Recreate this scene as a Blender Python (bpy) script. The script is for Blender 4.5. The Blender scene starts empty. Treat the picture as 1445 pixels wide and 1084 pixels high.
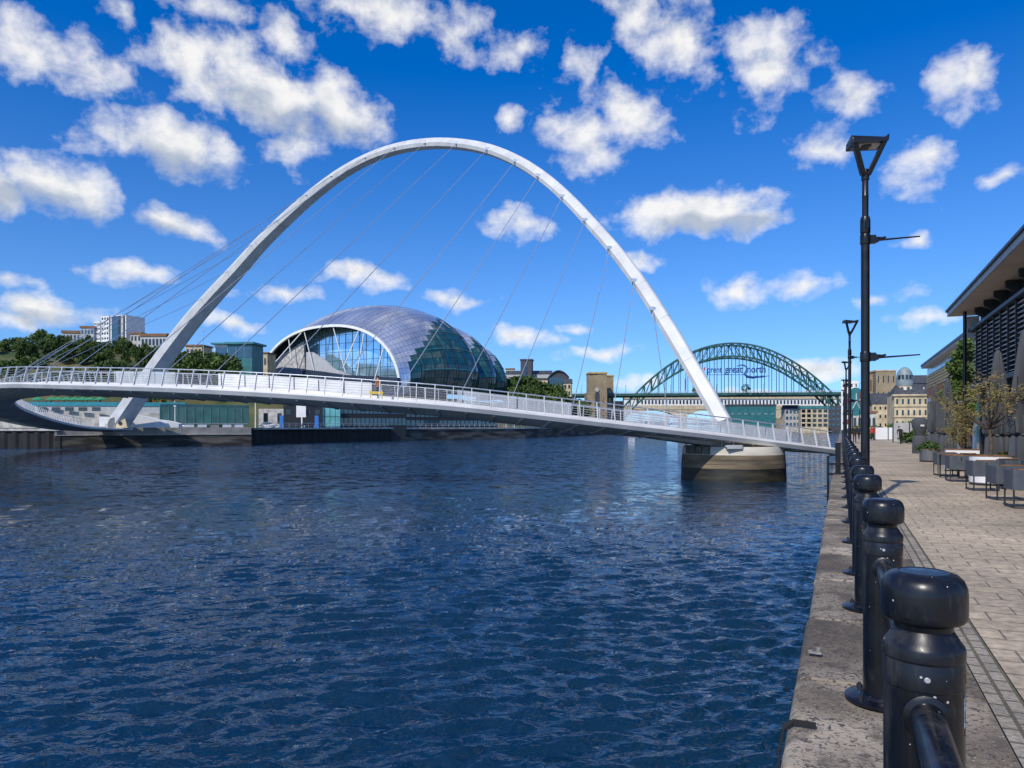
import bpy, bmesh, math, random
import numpy as np
from mathutils import Vector, Matrix
random.seed(7)
SC = bpy.context.scene; COL = SC.collection
F, HY, CX, EYE = 1030.0, 602.0, 722.5, 1.62
WATER = -2.73
U = Vector((.4104, .9119, 0)); V = Vector((.9119, -.4104, 0)); QA = math.atan2(-.4104, .9119)
R = math.radians
def P(px, py, D): return Vector(((px-CX)/F*D, D, EYE+(HY-py)/F*D))
def G(px, D, z=0.0): return Vector(((px-CX)/F*D, D, z))
def ZY(py, D): return EYE+(HY-py)/F*D
def Q(p, s, z=0.0): return Vector((p*V.x+s*U.x, p*V.y+s*U.y, z))
def proj(v): return (CX+F*v[0]/v[1], HY-F*(v[2]-EYE)/v[1])
def sstep(a, b, x):
    t = min(1, max(0, (x-a)/(b-a))); return t*t*(3-2*t)
def crom(pts, n):
    a = np.array([list(p) for p in pts], float); a = np.vstack([2*a[0]-a[1], a, 2*a[-1]-a[-2]]); out = []
    for i in range(1, len(a)-2):
        for k in range(n):
            t = k/n
            out.append(.5*((2*a[i])+(a[i+1]-a[i-1])*t+(2*a[i-1]-5*a[i]+4*a[i+1]-a[i+2])*t*t+(-a[i-1]+3*a[i]-3*a[i+1]+a[i+2])*t**3))
    out.append(a[-2]); return np.array(out)
ORD = 'first second third fourth fifth sixth seventh eighth ninth tenth eleventh twelfth thirteenth fourteenth fifteenth sixteenth seventeenth eighteenth nineteenth twentieth'.split()
def nth(i):
    if i < 20: return ORD[i]
    t = {2: 'twenty', 3: 'thirty', 4: 'forty'}
    d, u = divmod(i+1, 10)
    return {2: 'twentieth', 3: 'thirtieth', 4: 'fortieth'}[d] if u == 0 else t[d]+'-'+ORD[u-1]

# ------------------------------------------------------------ objects
def mroot(o):
    while o.parent: o = o.parent
    return Matrix.LocRotScale(o.location, o.rotation_euler, o.scale)
def tag(o, label=None, cat=None, group=None, kind=None):
    if label: o['label'] = label
    if cat: o['category'] = cat
    if group: o['group'] = group
    if kind: o['kind'] = kind
    return o
def thing(name, label, cat, loc=(0, 0, 0), rz=0.0, group=None):
    o = bpy.data.objects.new(name, None); COL.objects.link(o)
    o.location = loc; o.rotation_euler = (0, 0, rz); o.empty_display_size = .3
    return tag(o, label, cat, group)
def copy_tree(o, parent=None):
    c = o.copy(); COL.objects.link(c); c.parent = parent
    for ch in list(o.children): copy_tree(ch, c)
    return c
def dup(o, loc, rz=0.0, label=None, group=None, sc=None):
    c = copy_tree(o); c.location = loc; c.rotation_euler = (0, 0, rz)
    if sc is not None: c.scale = (sc, sc, sc) if isinstance(sc, (int, float)) else sc
    if label: c['label'] = label
    if group: c['group'] = group
    return c

class MB:
    def __init__(s): s.v = []; s.f = []; s.m = []; s.k = 0
    def add(s, vs, fs, m=None):
        b = len(s.v); s.v += [tuple(x) for x in vs]
        s.f += [tuple(i+b for i in f) for f in fs]; s.m += [s.k if m is None else m]*len(fs); return s
    def poly(s, pts, m=None): return s.add(pts, [tuple(range(len(pts)))], m)
    def box(s, c, d, rz=0.0, m=None, M=None):
        x, y, z = d[0]/2, d[1]/2, d[2]/2; c = Vector(c)
        M3 = M or Matrix.Rotation(rz, 3, 'Z')
        vs = [c+M3@Vector((a*x, b*y, e*z)) for e in (-1, 1) for b in (-1, 1) for a in (-1, 1)]
        return s.add(vs, [(0, 2, 3, 1), (4, 5, 7, 6), (0, 1, 5, 4), (2, 6, 7, 3), (0, 4, 6, 2), (1, 3, 7, 5)], m)
    def bar(s, a, b, w, h=None, m=None, up=(0, 0, 1)):
        a = Vector(a); b = Vector(b); h = h or w; t = (b-a)
        if t.length < 1e-6: return s
        t.normalize(); u = Vector(up)
        if abs(t.dot(u)) > .98: u = Vector((1, 0, 0))
        x = t.cross(u).normalized(); y = x.cross(t)
        vs = [p+x*(i*w/2)+y*(j*h/2) for p in (a, b) for i, j in ((-1, -1), (1, -1), (1, 1), (-1, 1))]
        return s.add(vs, [(0, 1, 2, 3)[::-1], (4, 5, 6, 7), (0, 1, 5, 4), (1, 2, 6, 5), (2, 3, 7, 6), (3, 0, 4, 7)], m)
    def tube(s, pts, r, n=8, m=None, cap=True):
        pts = [Vector(p) for p in pts]; k = len(pts); rr = r if isinstance(r, (list, tuple)) else [r]*k
        ref = None; vs = []
        for i, p in enumerate(pts):
            t = (pts[min(i+1, k-1)]-pts[max(i-1, 0)]).normalized()
            if ref is None: ref = Vector((0, 0, 1)) if abs(t.z) < .9 else Vector((1, 0, 0))
            x = t.cross(ref).normalized(); y = x.cross(t).normalized(); ref = y if abs(y.dot(t)) < .9 else ref
            vs += [p+(x*math.cos(q*2*math.pi/n)+y*math.sin(q*2*math.pi/n))*rr[i] for q in range(n)]
        fs = [(i*n+j, i*n+(j+1) % n, (i+1)*n+(j+1) % n, (i+1)*n+j) for i in range(k-1) for j in range(n)]
        if cap: fs += [tuple(range(n))[::-1], tuple(range((k-1)*n, k*n))]
        return s.add(vs, fs, m)
    def lathe(s, prof, c=(0, 0, 0), n=24, m=None, caps=(True, True)):
        c = Vector(c); k = len(prof)
        vs = [c+Vector((r*math.cos(q*2*math.pi/n), r*math.sin(q*2*math.pi/n), z)) for r, z in prof for q in range(n)]
        fs = [(i*n+j, i*n+(j+1) % n, (i+1)*n+(j+1) % n, (i+1)*n+j) for i in range(k-1) for j in range(n)]
        if caps[0]: fs.append(tuple(range(n))[::-1])
        if caps[1]: fs.append(tuple(range((k-1)*n, k*n)))
        return s.add(vs, fs, m)
    def prism(s, ring, off, m=None):
        """ring of points swept by the vector off"""
        n = len(ring); off = Vector(off); a = [Vector(p) for p in ring]
        return s.add(a+[p+off for p in a], [tuple(range(n))[::-1], tuple(range(n, 2*n))]+[(i, (i+1) % n, n+(i+1) % n, n+i) for i in range(n)], m)
    def loft(s, rings, m=None, closed=True, caps=True):
        n = len(rings[0]); vs = [p for r in rings for p in r]; e = n if closed else n-1
        fs = [(i*n+j, i*n+(j+1) % n, (i+1)*n+(j+1) % n, (i+1)*n+j) for i in range(len(rings)-1) for j in range(e)]
        if caps and closed: fs += [tuple(range(n))[::-1], tuple(range((len(rings)-1)*n, len(rings)*n))]
        return s.add(vs, fs, m)
    def mesh(s, name):
        me = bpy.data.meshes.new(name); me.from_pydata(s.v, [], s.f); me.polygons.foreach_set('material_index', s.m); me.update()
        bm = bmesh.new(); bm.from_mesh(me); bmesh.ops.recalc_face_normals(bm, faces=bm.faces); bm.to_mesh(me); bm.free(); return me
    def build(s, name, mats, parent=None, smooth=None, bevel=0, origin=None):
        if parent:
            Mi = mroot(parent).inverted(); s.v = [tuple(Mi@Vector(p)) for p in s.v]
        elif origin is not None:
            o0 = Vector(origin); s.v = [tuple(Vector(p)-o0) for p in s.v]
        me = s.mesh(name)
        for mt in (mats if isinstance(mats, (list, tuple)) else [mats]): me.materials.append(mt)
        o = bpy.data.objects.new(name, me); COL.objects.link(o)
        if parent: o.parent = parent
        elif origin is not None: o.location = origin
        if smooth is not None:
            me.polygons.foreach_set('use_smooth', [True]*len(me.polygons)); me.set_sharp_from_angle(angle=R(smooth))
        if bevel:
            b = o.modifiers.new('bevel', 'BEVEL'); b.width = bevel; b.segments = 2; b.limit_method = 'ANGLE'
        return o

M = {}
# ------------------------------------------------------------ materials
def nodes(name):
    m = bpy.data.materials.new(name); m.use_nodes = True; nt = m.node_tree
    return m, nt, nt.nodes['Principled BSDF'], (lambda a, b: nt.links.new(a, b)), nt.nodes.new
def mk(name, col, rough=.6, metal=0.0, var=.18, scale=2.0, bump=0.0, bscale=None, spec=.5, col2=None, lo=.35, hi=.65, stretch=(1, 1, 1), world=False, detail=6, coat=0, rvar=.1):
    m, nt, b, L, N = nodes(name)
    b.inputs['Roughness'].default_value = rough; b.inputs['Metallic'].default_value = metal; b.inputs['Specular IOR Level'].default_value = spec
    b.inputs['Coat Weight'].default_value = coat
    c2 = col2 or tuple(min(1, x*(1+var)) for x in col); c1 = col if col2 else tuple(x*(1-var) for x in col)
    tc = N('ShaderNodeNewGeometry') if world else N('ShaderNodeTexCoord'); mp = N('ShaderNodeMapping'); mp.inputs['Scale'].default_value = stretch
    L(tc.outputs['Position' if world else 'Object'], mp.inputs['Vector'])
    no = N('ShaderNodeTexNoise'); no.inputs['Scale'].default_value = scale; no.inputs['Detail'].default_value = detail; L(mp.outputs[0], no.inputs['Vector'])
    mr = N('ShaderNodeMapRange'); mr.inputs[1].default_value = lo; mr.inputs[2].default_value = hi; L(no.outputs['Fac'], mr.inputs[0])
    mx = N('ShaderNodeMix'); mx.data_type = 'RGBA'; mx.inputs[6].default_value = (*c1, 1); mx.inputs[7].default_value = (*c2, 1)
    L(mr.outputs[0], mx.inputs[0]); L(mx.outputs[2], b.inputs['Base Color'])
    if rvar:
        mr2 = N('ShaderNodeMapRange'); mr2.inputs[3].default_value = max(0, rough-rvar); mr2.inputs[4].default_value = min(1, rough+rvar); L(no.outputs['Fac'], mr2.inputs[0]); L(mr2.outputs[0], b.inputs['Roughness'])
    if bump:
        n2 = N('ShaderNodeTexNoise'); n2.inputs['Scale'].default_value = bscale or scale*6; n2.inputs['Detail'].default_value = 6; L(mp.outputs[0], n2.inputs['Vector'])
        bp = N('ShaderNodeBump'); bp.inputs['Strength'].default_value = bump; bp.inputs['Distance'].default_value = .02; L(n2.outputs['Fac'], bp.inputs['Height']); L(bp.outputs[0], b.inputs['Normal'])
    return m
def brick(name, c1, c2, mortar, bw, bh, ms=.01, rough=.85, stain=.35, sscale=.6, bump=.5, rot=(0, 0, 0), coord='Object', fine=30):
    m, nt, b, L, N = nodes(name)
    tc = N('ShaderNodeTexCoord'); mp = N('ShaderNodeMapping'); mp.inputs['Rotation'].default_value = rot; L(tc.outputs[coord], mp.inputs[0])
    br = N('ShaderNodeTexBrick'); br.inputs['Scale'].default_value = 1; br.inputs['Brick Width'].default_value = bw; br.inputs['Row Height'].default_value = bh
    br.inputs['Mortar Size'].default_value = ms; br.inputs['Color1'].default_value = (*c1, 1); br.inputs['Color2'].default_value = (*c2, 1); br.inputs['Mortar'].default_value = (*mortar, 1)
    L(mp.outputs[0], br.inputs[0])
    no = N('ShaderNodeTexNoise'); no.inputs['Scale'].default_value = sscale; no.inputs['Detail'].default_value = 8; L(tc.outputs['Object'], no.inputs['Vector'])
    n2 = N('ShaderNodeTexNoise'); n2.inputs['Scale'].default_value = fine; n2.inputs['Detail'].default_value = 6; L(tc.outputs['Object'], n2.inputs['Vector'])
    ad = N('ShaderNodeMath'); ad.operation = 'MULTIPLY'; L(no.outputs['Fac'], ad.inputs[0]); L(n2.outputs['Fac'], ad.inputs[1])
    mr = N('ShaderNodeMapRange'); mr.inputs[1].default_value = .1; mr.inputs[2].default_value = .42; mr.inputs[3].default_value = 1-stain; mr.inputs[4].default_value = 1+stain*.6; L(ad.outputs[0], mr.inputs[0])
    vm = N('ShaderNodeVectorMath'); vm.operation = 'SCALE'; L(br.outputs['Color'], vm.inputs[0]); L(mr.outputs[0], vm.inputs['Scale']); L(vm.outputs[0], b.inputs['Base Color'])
    b.inputs['Roughness'].default_value = rough
    s2 = N('ShaderNodeMath'); s2.operation = 'MULTIPLY_ADD'; s2.inputs[1].default_value = -1.0; L(br.outputs['Fac'], s2.inputs[0]); L(n2.outputs['Fac'], s2.inputs[2])
    bp = N('ShaderNodeBump'); bp.inputs['Strength'].default_value = bump; bp.inputs['Distance'].default_value = .012; L(s2.outputs[0], bp.inputs['Height']); L(bp.outputs[0], b.inputs['Normal'])
    return m
def glass(name, col, rough=.06, spec=.8, var=.25, scale=.4):
    return mk(name, col, rough, 0, var, scale, spec=spec, rvar=.03, coat=.6)

M['brownroof'] = mk('brown_roof', (.20, .10, .045), .8, 0, .2, .5)
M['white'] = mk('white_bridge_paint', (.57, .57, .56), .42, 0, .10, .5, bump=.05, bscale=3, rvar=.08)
M['soffit'] = mk('grimy_shaded_white_steel', (.5, .46, .41), .6, 0, .25, .5, stretch=(.4, .4, 2))  # the bridge's white steel, with grime and underside shade put into the colour
M['steel'] = mk('brushed_steel', (.62, .63, .64), .35, .7, .1, 4)
M['cable'] = mk('cable_steel', (.45, .47, .5), .4, .6, .1, 4)
M['black'] = mk('black_gloss_paint', (.006, .0065, .009), .3, 0, .4, 6, spec=.5, bump=.05, bscale=18, rvar=.12)
M['dark'] = mk('dark_metal', (.022, .024, .028), .45, .2, .25, 5)
M['grey'] = mk('slate_grey_metal', (.075, .085, .1), .5, .1, .15, 5)
M['lgrey'] = mk('light_grey_cladding', (.42, .43, .43), .6, 0, .1, 1)
M['conc'] = mk('weathered_concrete', (.44, .42, .38), .85, 0, .28, .7, bump=.3, bscale=8)
M['stone'] = brick('sandstone_ashlar', (.36, .28, .17), (.30, .23, .14), (.16, .12, .08), 1.6, .7, .03, stain=.45, sscale=.15, rot=(R(90), 0, 0), fine=2)
M['sand'] = mk('pale_sandstone', (.50, .41, .26), .85, 0, .22, .35, bump=.2, bscale=3)
M['glassb'] = glass('blue_glass', (.02, .06, .10), .05)
M['glassd'] = glass('dark_glass', (.008, .012, .018), .06, .6)
M['teal'] = mk('teal_cladding', (.03, .16, .17), .5, 0, .2, .4)
M['green'] = mk('tyne_green_paint', (.02, .085, .070), .5, 0, .25, .3)
M['wood'] = mk('oiled_timber', (.20, .095, .038), .55, 0, .3, 3, stretch=(1, 1, 8))
M['soil'] = mk('dark_soil', (.03, .022, .015), .95)
M['bark'] = mk('bark', (.09, .065, .045), .9, 0, .3, 6, bump=.4)
M['slate'] = mk('slate_roof', (.05, .055, .065), .7, 0, .3, .8)
M['whitew'] = mk('white_render', (.72, .72, .7), .7, 0, .06, .4)
M['red'] = mk('red_paint', (.45, .025, .02), .5)
M['blue'] = mk('blue_paint', (.02, .14, .42), .5)
M['yellow'] = mk('yellow_paint', (.6, .42, .02), .5)
M['orange'] = mk('orange_cloth', (.5, .16, .02), .8)
M['canvas'] = mk('charcoal_canvas', (.06, .064, .072), .9, 0, .08, 2, bump=.15, bscale=30)
M['rubber'] = mk('black_rubber', (.01, .01, .01), .8)
M['silver'] = mk('silver_car_paint', (.5, .51, .53), .25, .6, .05, 2, coat=.5)
def leafmat(name, c1, c2):
    m = mk(name, c1, .65, 0, 0, .9, col2=c2, lo=.3, hi=.7, spec=.25, world=True)
    m.node_tree.nodes['Principled BSDF'].inputs['Subsurface Weight'].default_value = 0
    return m
M['leafd'] = leafmat('dark_leaves', (.022, .052, .012), (.07, .115, .025))
M['leafm'] = leafmat('mid_leaves', (.04, .085, .016), (.11, .16, .035))
M['leafo'] = leafmat('olive_leaves', (.12, .10, .028), (.30, .235, .07))
# ------------------------------------------------------------ camera, sun, sky
cam = bpy.data.cameras.new('camera'); co = bpy.data.objects.new('camera', cam); COL.objects.link(co); SC.camera = co
co.location = (0, 0, EYE); co.rotation_euler = (R(90), 0, 0)
cam.sensor_width = 36; cam.lens = F/1445*36; cam.shift_y = (HY-542)/1445; cam.clip_start = .05; cam.clip_end = 9000
SUN_AZ, SUN_EL = R(-147), R(43)       # azimuth from +Y, clockwise positive
sd = Vector((math.sin(SUN_AZ)*math.cos(SUN_EL), math.cos(SUN_AZ)*math.cos(SUN_EL), math.sin(SUN_EL)))
sl = bpy.data.lights.new('sun', 'SUN'); sl.energy = 3.9; sl.angle = R(.53); sl.color = (1, .94, .85)
so = bpy.data.objects.new('sun', sl); COL.objects.link(so); so.rotation_euler = sd.to_track_quat('Z', 'Y').to_euler()
SC.view_settings.view_transform = 'Standard'; SC.view_settings.look = 'None'; SC.view_settings.exposure = 0; SC.view_settings.gamma = 1
SC.render.engine = 'CYCLES'; SC.cycles.sample_clamp_direct = 3; SC.cycles.sample_clamp_indirect = 4
CLOUDS = [  # photo px, py, half width, half height, tilt, weight
 (60, 75, 95, 46, -15, .98), (135, 100, 70, 34, -15, .8), (280, 100, 75, 50, -20, 1.15), (385, 135, 95, 50, -18, 1.3), (480, 160, 85, 42, -15, 1.2), (330, 90, 90, 40, -10, .9),
 (255, 212, 95, 44, -12, 1.4), (190, 195, 80, 30, -5, .8), (75, 262, 105, 42, -6, 1.45), (-20, 262, 90, 45, 0, 1.3), (235, 310, 70, 22, -12, 1.2),
 (60, 440, 85, 24, 0, 1.3), (10, 400, 50, 16, 0, .8), (185, 385, 70, 17, 0, .9), (20, 455, 60, 16, 0, 1.1),
 (560, 20, 130, 42, -8, 1.05), (520, 5, 110, 30, 0, 1.), (505, 388, 62, 17, 0, 1.1), (650, 422, 55, 15, -8, 1.05), (990, 300, 125, 33, 0, 1.45), (930, 295, 60, 24, 0, 1.1), (1050, 310, 65, 26, 0, 1.2),
 (955, 60, 55, 62, -25, 1.0), (900, 20, 60, 30, -20, .8), (1085, 85, 72, 58, -12, 1.08), (1195, 138, 58, 38, -10, 1.05), (1165, 205, 45, 30, 0, .85), (820, 200, 80, 40, -25, .92), (718, 168, 26, 18, 0, .85),
 (890, 160, 60, 42, -25, .95), (735, 72, 45, 30, -10, .7), (815, 92, 30, 34, -40, .8), (1365, 115, 52, 44, -15, .92), (1310, 212, 42, 28, -20, 1.), (1410, 258, 36, 20, 10, .85), (1300, 240, 50, 40, 0, .6),
 (1040, 412, 50, 22, 0, 1.1), (1135, 402, 65, 19, 0, .95), (1250, 420, 42, 16, 0, 1.1), (1280, 345, 38, 11, 0, .95), (335, 455, 55, 13, 0, .9), (730, 474, 55, 14, 0, .95), (820, 462, 36, 10, 0, .95),
 (735, 320, 58, 22, -10, .75), (890, 365, 34, 14, 0, .75), (160, 15, 34, 16, -30, .6), (400, 52, 42, 28, -30, .65), (405, 205, 60, 34, -25, .75), (850, 498, 60, 12, 0, .9), (1150, 515, 60, 14, 0, 1.1),
 (1075, 560, 70, 10, 0, 1.), (900, 540, 60, 10, 0, .8), (400, 410, 50, 12, 0, .6), (300, 12, 60, 20, 0, .55), (1300, 450, 60, 12, 0, .6), (560, 470, 60, 10, 0, .6)]
w = bpy.data.worlds.new('World'); SC.world = w; w.use_nodes = True; nt = w.node_tree; nt.nodes.clear(); N = nt.nodes.new; L = nt.links.new
def mth(op, a, b=None, c=None, clamp=False):
    n = N('ShaderNodeMath'); n.operation = op; n.use_clamp = clamp
    for i, x in enumerate((a, b, c)):
        if x is None: continue
        if isinstance(x, (int, float)): n.inputs[i].default_value = x
        else: L(x, n.inputs[i])
    return n.outputs[0]
sky = N('ShaderNodeTexSky'); sky.sky_type = 'NISHITA'; sky.sun_disc = False; sky.sun_elevation = SUN_EL; sky.sun_rotation = SUN_AZ; sky.altitude = 50; sky.air_density = 1.0; sky.dust_density = .35; sky.ozone_density = 3.0
hs = N('ShaderNodeHueSaturation'); hs.inputs['Saturation'].default_value = 1.33; hs.inputs['Value'].default_value = 1.0; L(sky.outputs[0], hs.inputs['Color'])
geo = N('ShaderNodeTexCoord'); sp = N('ShaderNodeSeparateXYZ'); L(geo.outputs['Generated'], sp.inputs[0])
mpz = N('ShaderNodeMapping'); mpz.inputs['Location'].default_value = (0, 0, .055); mpz.inputs['Scale'].default_value = (1, 1, .95); L(geo.outputs['Generated'], mpz.inputs[0]); L(mpz.outputs[0], sky.inputs['Vector'])

az = mth('ARCTAN2', sp.outputs[0], sp.outputs[1]); el = mth('ARCSINE', sp.outputs[2])
sr = N('ShaderNodeMapRange'); sr.inputs[1].default_value = .0; sr.inputs[2].default_value = .5; sr.inputs[3].default_value = 1.04; sr.inputs[4].default_value = 1.5; L(el, sr.inputs[0]); L(sr.outputs[0], hs.inputs['Saturation'])
cb = N('ShaderNodeCombineXYZ'); L(az, cb.inputs[0]); L(el, cb.inputs[1])
# fractal edges: two warps and a fine noise, all in sky angles
def noise_at(vec, scale, detail, rough=.55, off=(0, 0, 0), st=(1, 1, 1)):
    mp = N('ShaderNodeMapping'); mp.inputs['Location'].default_value = off; mp.inputs['Scale'].default_value = st; L(vec, mp.inputs[0])
    n = N('ShaderNodeTexNoise'); n.inputs['Scale'].default_value = scale; n.inputs['Detail'].default_value = detail; n.inputs['Roughness'].default_value = rough; L(mp.outputs[0], n.inputs['Vector']); return n
wn = noise_at(cb.outputs[0], 15, 2)
v1 = N('ShaderNodeVectorMath'); v1.operation = 'SUBTRACT'; L(wn.outputs['Color'], v1.inputs[0]); v1.inputs[1].default_value = (.5, .5, .5)
v2 = N('ShaderNodeVectorMath'); v2.operation = 'MULTIPLY_ADD'; L(v1.outputs[0], v2.inputs[0]); v2.inputs[1].default_value = (.07, .045, 0); L(cb.outputs[0], v2.inputs[2])
v3 = N('ShaderNodeVectorMath'); v3.operation = 'MULTIPLY_ADD'; L(v1.outputs[0], v3.inputs[0]); v3.inputs[1].default_value = (.018, .012, 0); L(cb.outputs[0], v3.inputs[2])
field = None; under = None
for (px, py, rx, ry, ro, wt) in CLOUDS:
    dx = (px-CX)/F; a0 = math.atan(dx); e0 = math.atan((HY-py)/F*math.cos(a0)); ca = math.cos(a0)
    mp = N('ShaderNodeMapping'); mp.vector_type = 'TEXTURE'; mp.inputs['Location'].default_value = (a0, e0, 0); mp.inputs['Rotation'].default_value = (0, 0, R(ro)); mp.inputs['Scale'].default_value = (1.10*rx/F*ca*ca, 1.10*ry/F*ca, 1)
    L(v2.outputs[0], mp.inputs[0])
    ln = N('ShaderNodeVectorMath'); ln.operation = 'LENGTH'; L(mp.outputs[0], ln.inputs[0])
    d = mth('MULTIPLY', mth('SUBTRACT', 1.0, ln.outputs['Value']), wt)
    if wt >= 1.2:
        sy = N('ShaderNodeSeparateXYZ'); L(mp.outputs[0], sy.inputs[0]); u_ = mth('MULTIPLY', mth('MAXIMUM', d, 0.0), mth('MULTIPLY_ADD', sy.outputs[1], -1.0, .05)); under = u_ if under is None else mth('ADD', under, u_)
    field = d if field is None else mth('SMOOTH_MAX', field, d, .12)
# everywhere outside the frame: plain scattered cumulus from noise
bg = noise_at(cb.outputs[0], 3.2, 4, off=(3.1, 1.7, 0), st=(1, 1.8, 1))
def ramp(x, a, b):
    r_ = N('ShaderNodeMapRange'); r_.inputs[1].default_value = a; r_.inputs[2].default_value = b; L(x, r_.inputs[0]); return r_.outputs[0]
outside = mth('MAXIMUM', ramp(mth('ABSOLUTE', az), .66, .95), ramp(el, .56, .72))
bgv = mth('SUBTRACT', mth('MULTIPLY', mth('SUBTRACT', bg.outputs['Fac'], .50), 4.0), mth('MULTIPLY', mth('SUBTRACT', 1.0, outside), 3.0))
field = mth('MAXIMUM', field, bgv)
fn = noise_at(v3.outputs[0], 22, 8, .60, st=(1, 1.2, 1)); fn2 = noise_at(v3.outputs[0], 22, 8, .60, off=(.010, -.018, 0), st=(1, 1.2, 1))
cn = noise_at(v3.outputs[0], 9, 3, .5, off=(5, 2, 0))
fc = mth('MAXIMUM', mth('MINIMUM', field, 1.1), -.7)
dens = mth('ADD', mth('MULTIPLY_ADD', fc, .80, -.17), mth('ADD', mth('MULTIPLY', mth('SUBTRACT', fn.outputs['Fac'], .5), 1.6), mth('MULTIPLY', mth('SUBTRACT', cn.outputs['Fac'], .5), .9)))
mr = N('ShaderNodeMapRange'); mr.inputs[1].default_value = -.16; mr.inputs[2].default_value = .62; mr.clamp = True; L(dens, mr.inputs[0])
a0_ = mr.outputs[0]; alpha = mth('MULTIPLY', mth('POWER', a0_, 1.35), mth('SUBTRACT', 2.0, a0_), clamp=True)
relief = mth('MULTIPLY', mth('SUBTRACT', fn.outputs['Fac'], fn2.outputs['Fac']), 1.7)
shade = mth('SUBTRACT', mth('ADD', mth('MULTIPLY_ADD', cn.outputs['Fac'], .5, .60), relief), mth('MULTIPLY', mth('MAXIMUM', under, 0.0), 2.6), clamp=True)
cr = N('ShaderNodeMix'); cr.data_type = 'RGBA'; cr.inputs[6].default_value = (.50, .56, .66, 1); cr.inputs[7].default_value = (1, .99, .975, 1); L(shade, cr.inputs[0])
b1 = N('ShaderNodeBackground'); b1.inputs['Strength'].default_value = .135; 
tint = N('ShaderNodeMix'); tint.data_type = 'RGBA'; tint.blend_type = 'MULTIPLY'; tint.inputs[0].default_value = 1; tint.inputs[7].default_value = (.64, .90, 1.24, 1); L(hs.outputs[0], tint.inputs[6]); L(tint.outputs[2], b1.inputs['Color'])
b2 = N('ShaderNodeBackground'); b2.inputs['Strength'].default_value = .97; L(cr.outputs[2], b2.inputs['Color'])
ms = N('ShaderNodeMixShader'); L(mth('MULTIPLY', alpha, .95), ms.inputs[0]); L(b1.outputs[0], ms.inputs[1]); L(b2.outputs[0], ms.inputs[2])
out = N('ShaderNodeOutputWorld'); L(ms.outputs[0], out.inputs[0])

# ------------------------------------------------------------ water: one sheet of real waves, finest near the quay
def make_water():
    nr, na = 950, 640
    r = 5.0*(1.0065**np.arange(nr)); r = np.concatenate([r, [3200, 4500, 7000]]); nr = len(r)
    a = np.linspace(R(-62), R(40), na)
    rr, aa = np.meshgrid(r, a, indexing='ij'); x = rr*np.sin(aa); y = rr*np.cos(aa); z = np.zeros_like(x)
    rng = np.random.RandomState(3); cell = np.maximum(rr*.0065, rr*R(102)/na)
    jx = x+.35*np.sin(y*.23+x*.11)+.22*np.sin(x*.37-y*.19+1.3); jy = y+.35*np.sin(x*.21-y*.13+.7)+.2*np.sin(y*.41+x*.29)
    for i in range(80):
        lam = .2*(.95/.2)**rng.rand(); th = R(-10)+rng.normal(0, .38); k = 2*math.pi/lam; amp = .0108*lam*rng.uniform(.5, 1.2)
        fade = np.clip((lam/cell-2.2)/3, 0, 1)
        ph = k*(jx*math.sin(th)+jy*math.cos(th))+rng.rand()*6.28
        s = np.sin(ph); z += amp*fade*(s-.3*np.cos(2*ph))
    gust = .75+.45*np.sin(x*.09+1.1*np.sin(y*.05))*np.sin(y*.07+.8*np.sin(x*.06))
    z = z*gust+WATER
    v = np.stack([x, y, z], -1).reshape(-1, 3)
    i = np.arange(nr-1)[:, None]*na+np.arange(na-1)[None, :]; f = np.stack([i, i+na, i+na+1, i+1], -1).reshape(-1, 4)
    me = bpy.data.meshes.new('river_water'); me.vertices.add(len(v)); me.vertices.foreach_set('co', v.ravel()); me.loops.add(f.size); me.loops.foreach_set('vertex_index', f.ravel().astype(np.int32))
    me.polygons.add(len(f)); me.polygons.foreach_set('loop_start', (np.arange(len(f))*4).astype(np.int32)); me.polygons.foreach_set('use_smooth', np.ones(len(f), bool)); me.update(calc_edges=True); me.validate()
    return me
m, nt, b, L, N = nodes('river_water')
b.inputs['Base Color'].default_value = (.003, .025, .058, 1); b.inputs['Roughness'].default_value = .03; b.inputs['IOR'].default_value = 1.333
tc = N('ShaderNodeNewGeometry'); mp = N('ShaderNodeMapping'); mp.inputs['Scale'].default_value = (.8, 1.25, 1); L(tc.outputs['Position'], mp.inputs[0])
n1 = N('ShaderNodeTexNoise'); n1.inputs['Scale'].default_value = 4.2; n1.inputs['Detail'].default_value = 2; n1.inputs['Distortion'].default_value = .6; L(mp.outputs[0], n1.inputs['Vector'])
n2 = N('ShaderNodeTexNoise'); n2.inputs['Scale'].default_value = .8; n2.inputs['Detail'].default_value = 3; n2.inputs['Distortion'].default_value = .8; L(mp.outputs[0], n2.inputs['Vector'])
b0 = N('ShaderNodeBump'); b0.inputs['Strength'].default_value = .45; b0.inputs['Distance'].default_value = .10; L(n1.outputs['Fac'], b0.inputs['Height'])
b9 = N('ShaderNodeBump'); b9.inputs['Strength'].default_value = .6; b9.inputs['Distance'].default_value = .22; L(n2.outputs['Fac'], b9.inputs['Height']); L(b0.outputs[0], b9.inputs['Normal']); 
acc = b9.outputs[0]
ld = N('ShaderNodeVectorMath'); ld.operation = 'LENGTH'; L(tc.outputs['Position'], ld.inputs[0]); far = N('ShaderNodeMapRange'); far.interpolation_type = 'SMOOTHSTEP'; far.inputs[1].default_value = 14; far.inputs[2].default_value = 95; far.inputs[3].default_value = .06; L(ld.outputs['Value'], far.inputs[0])   # normals ruffled more with distance to brighten far water where mesh waves fade
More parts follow.
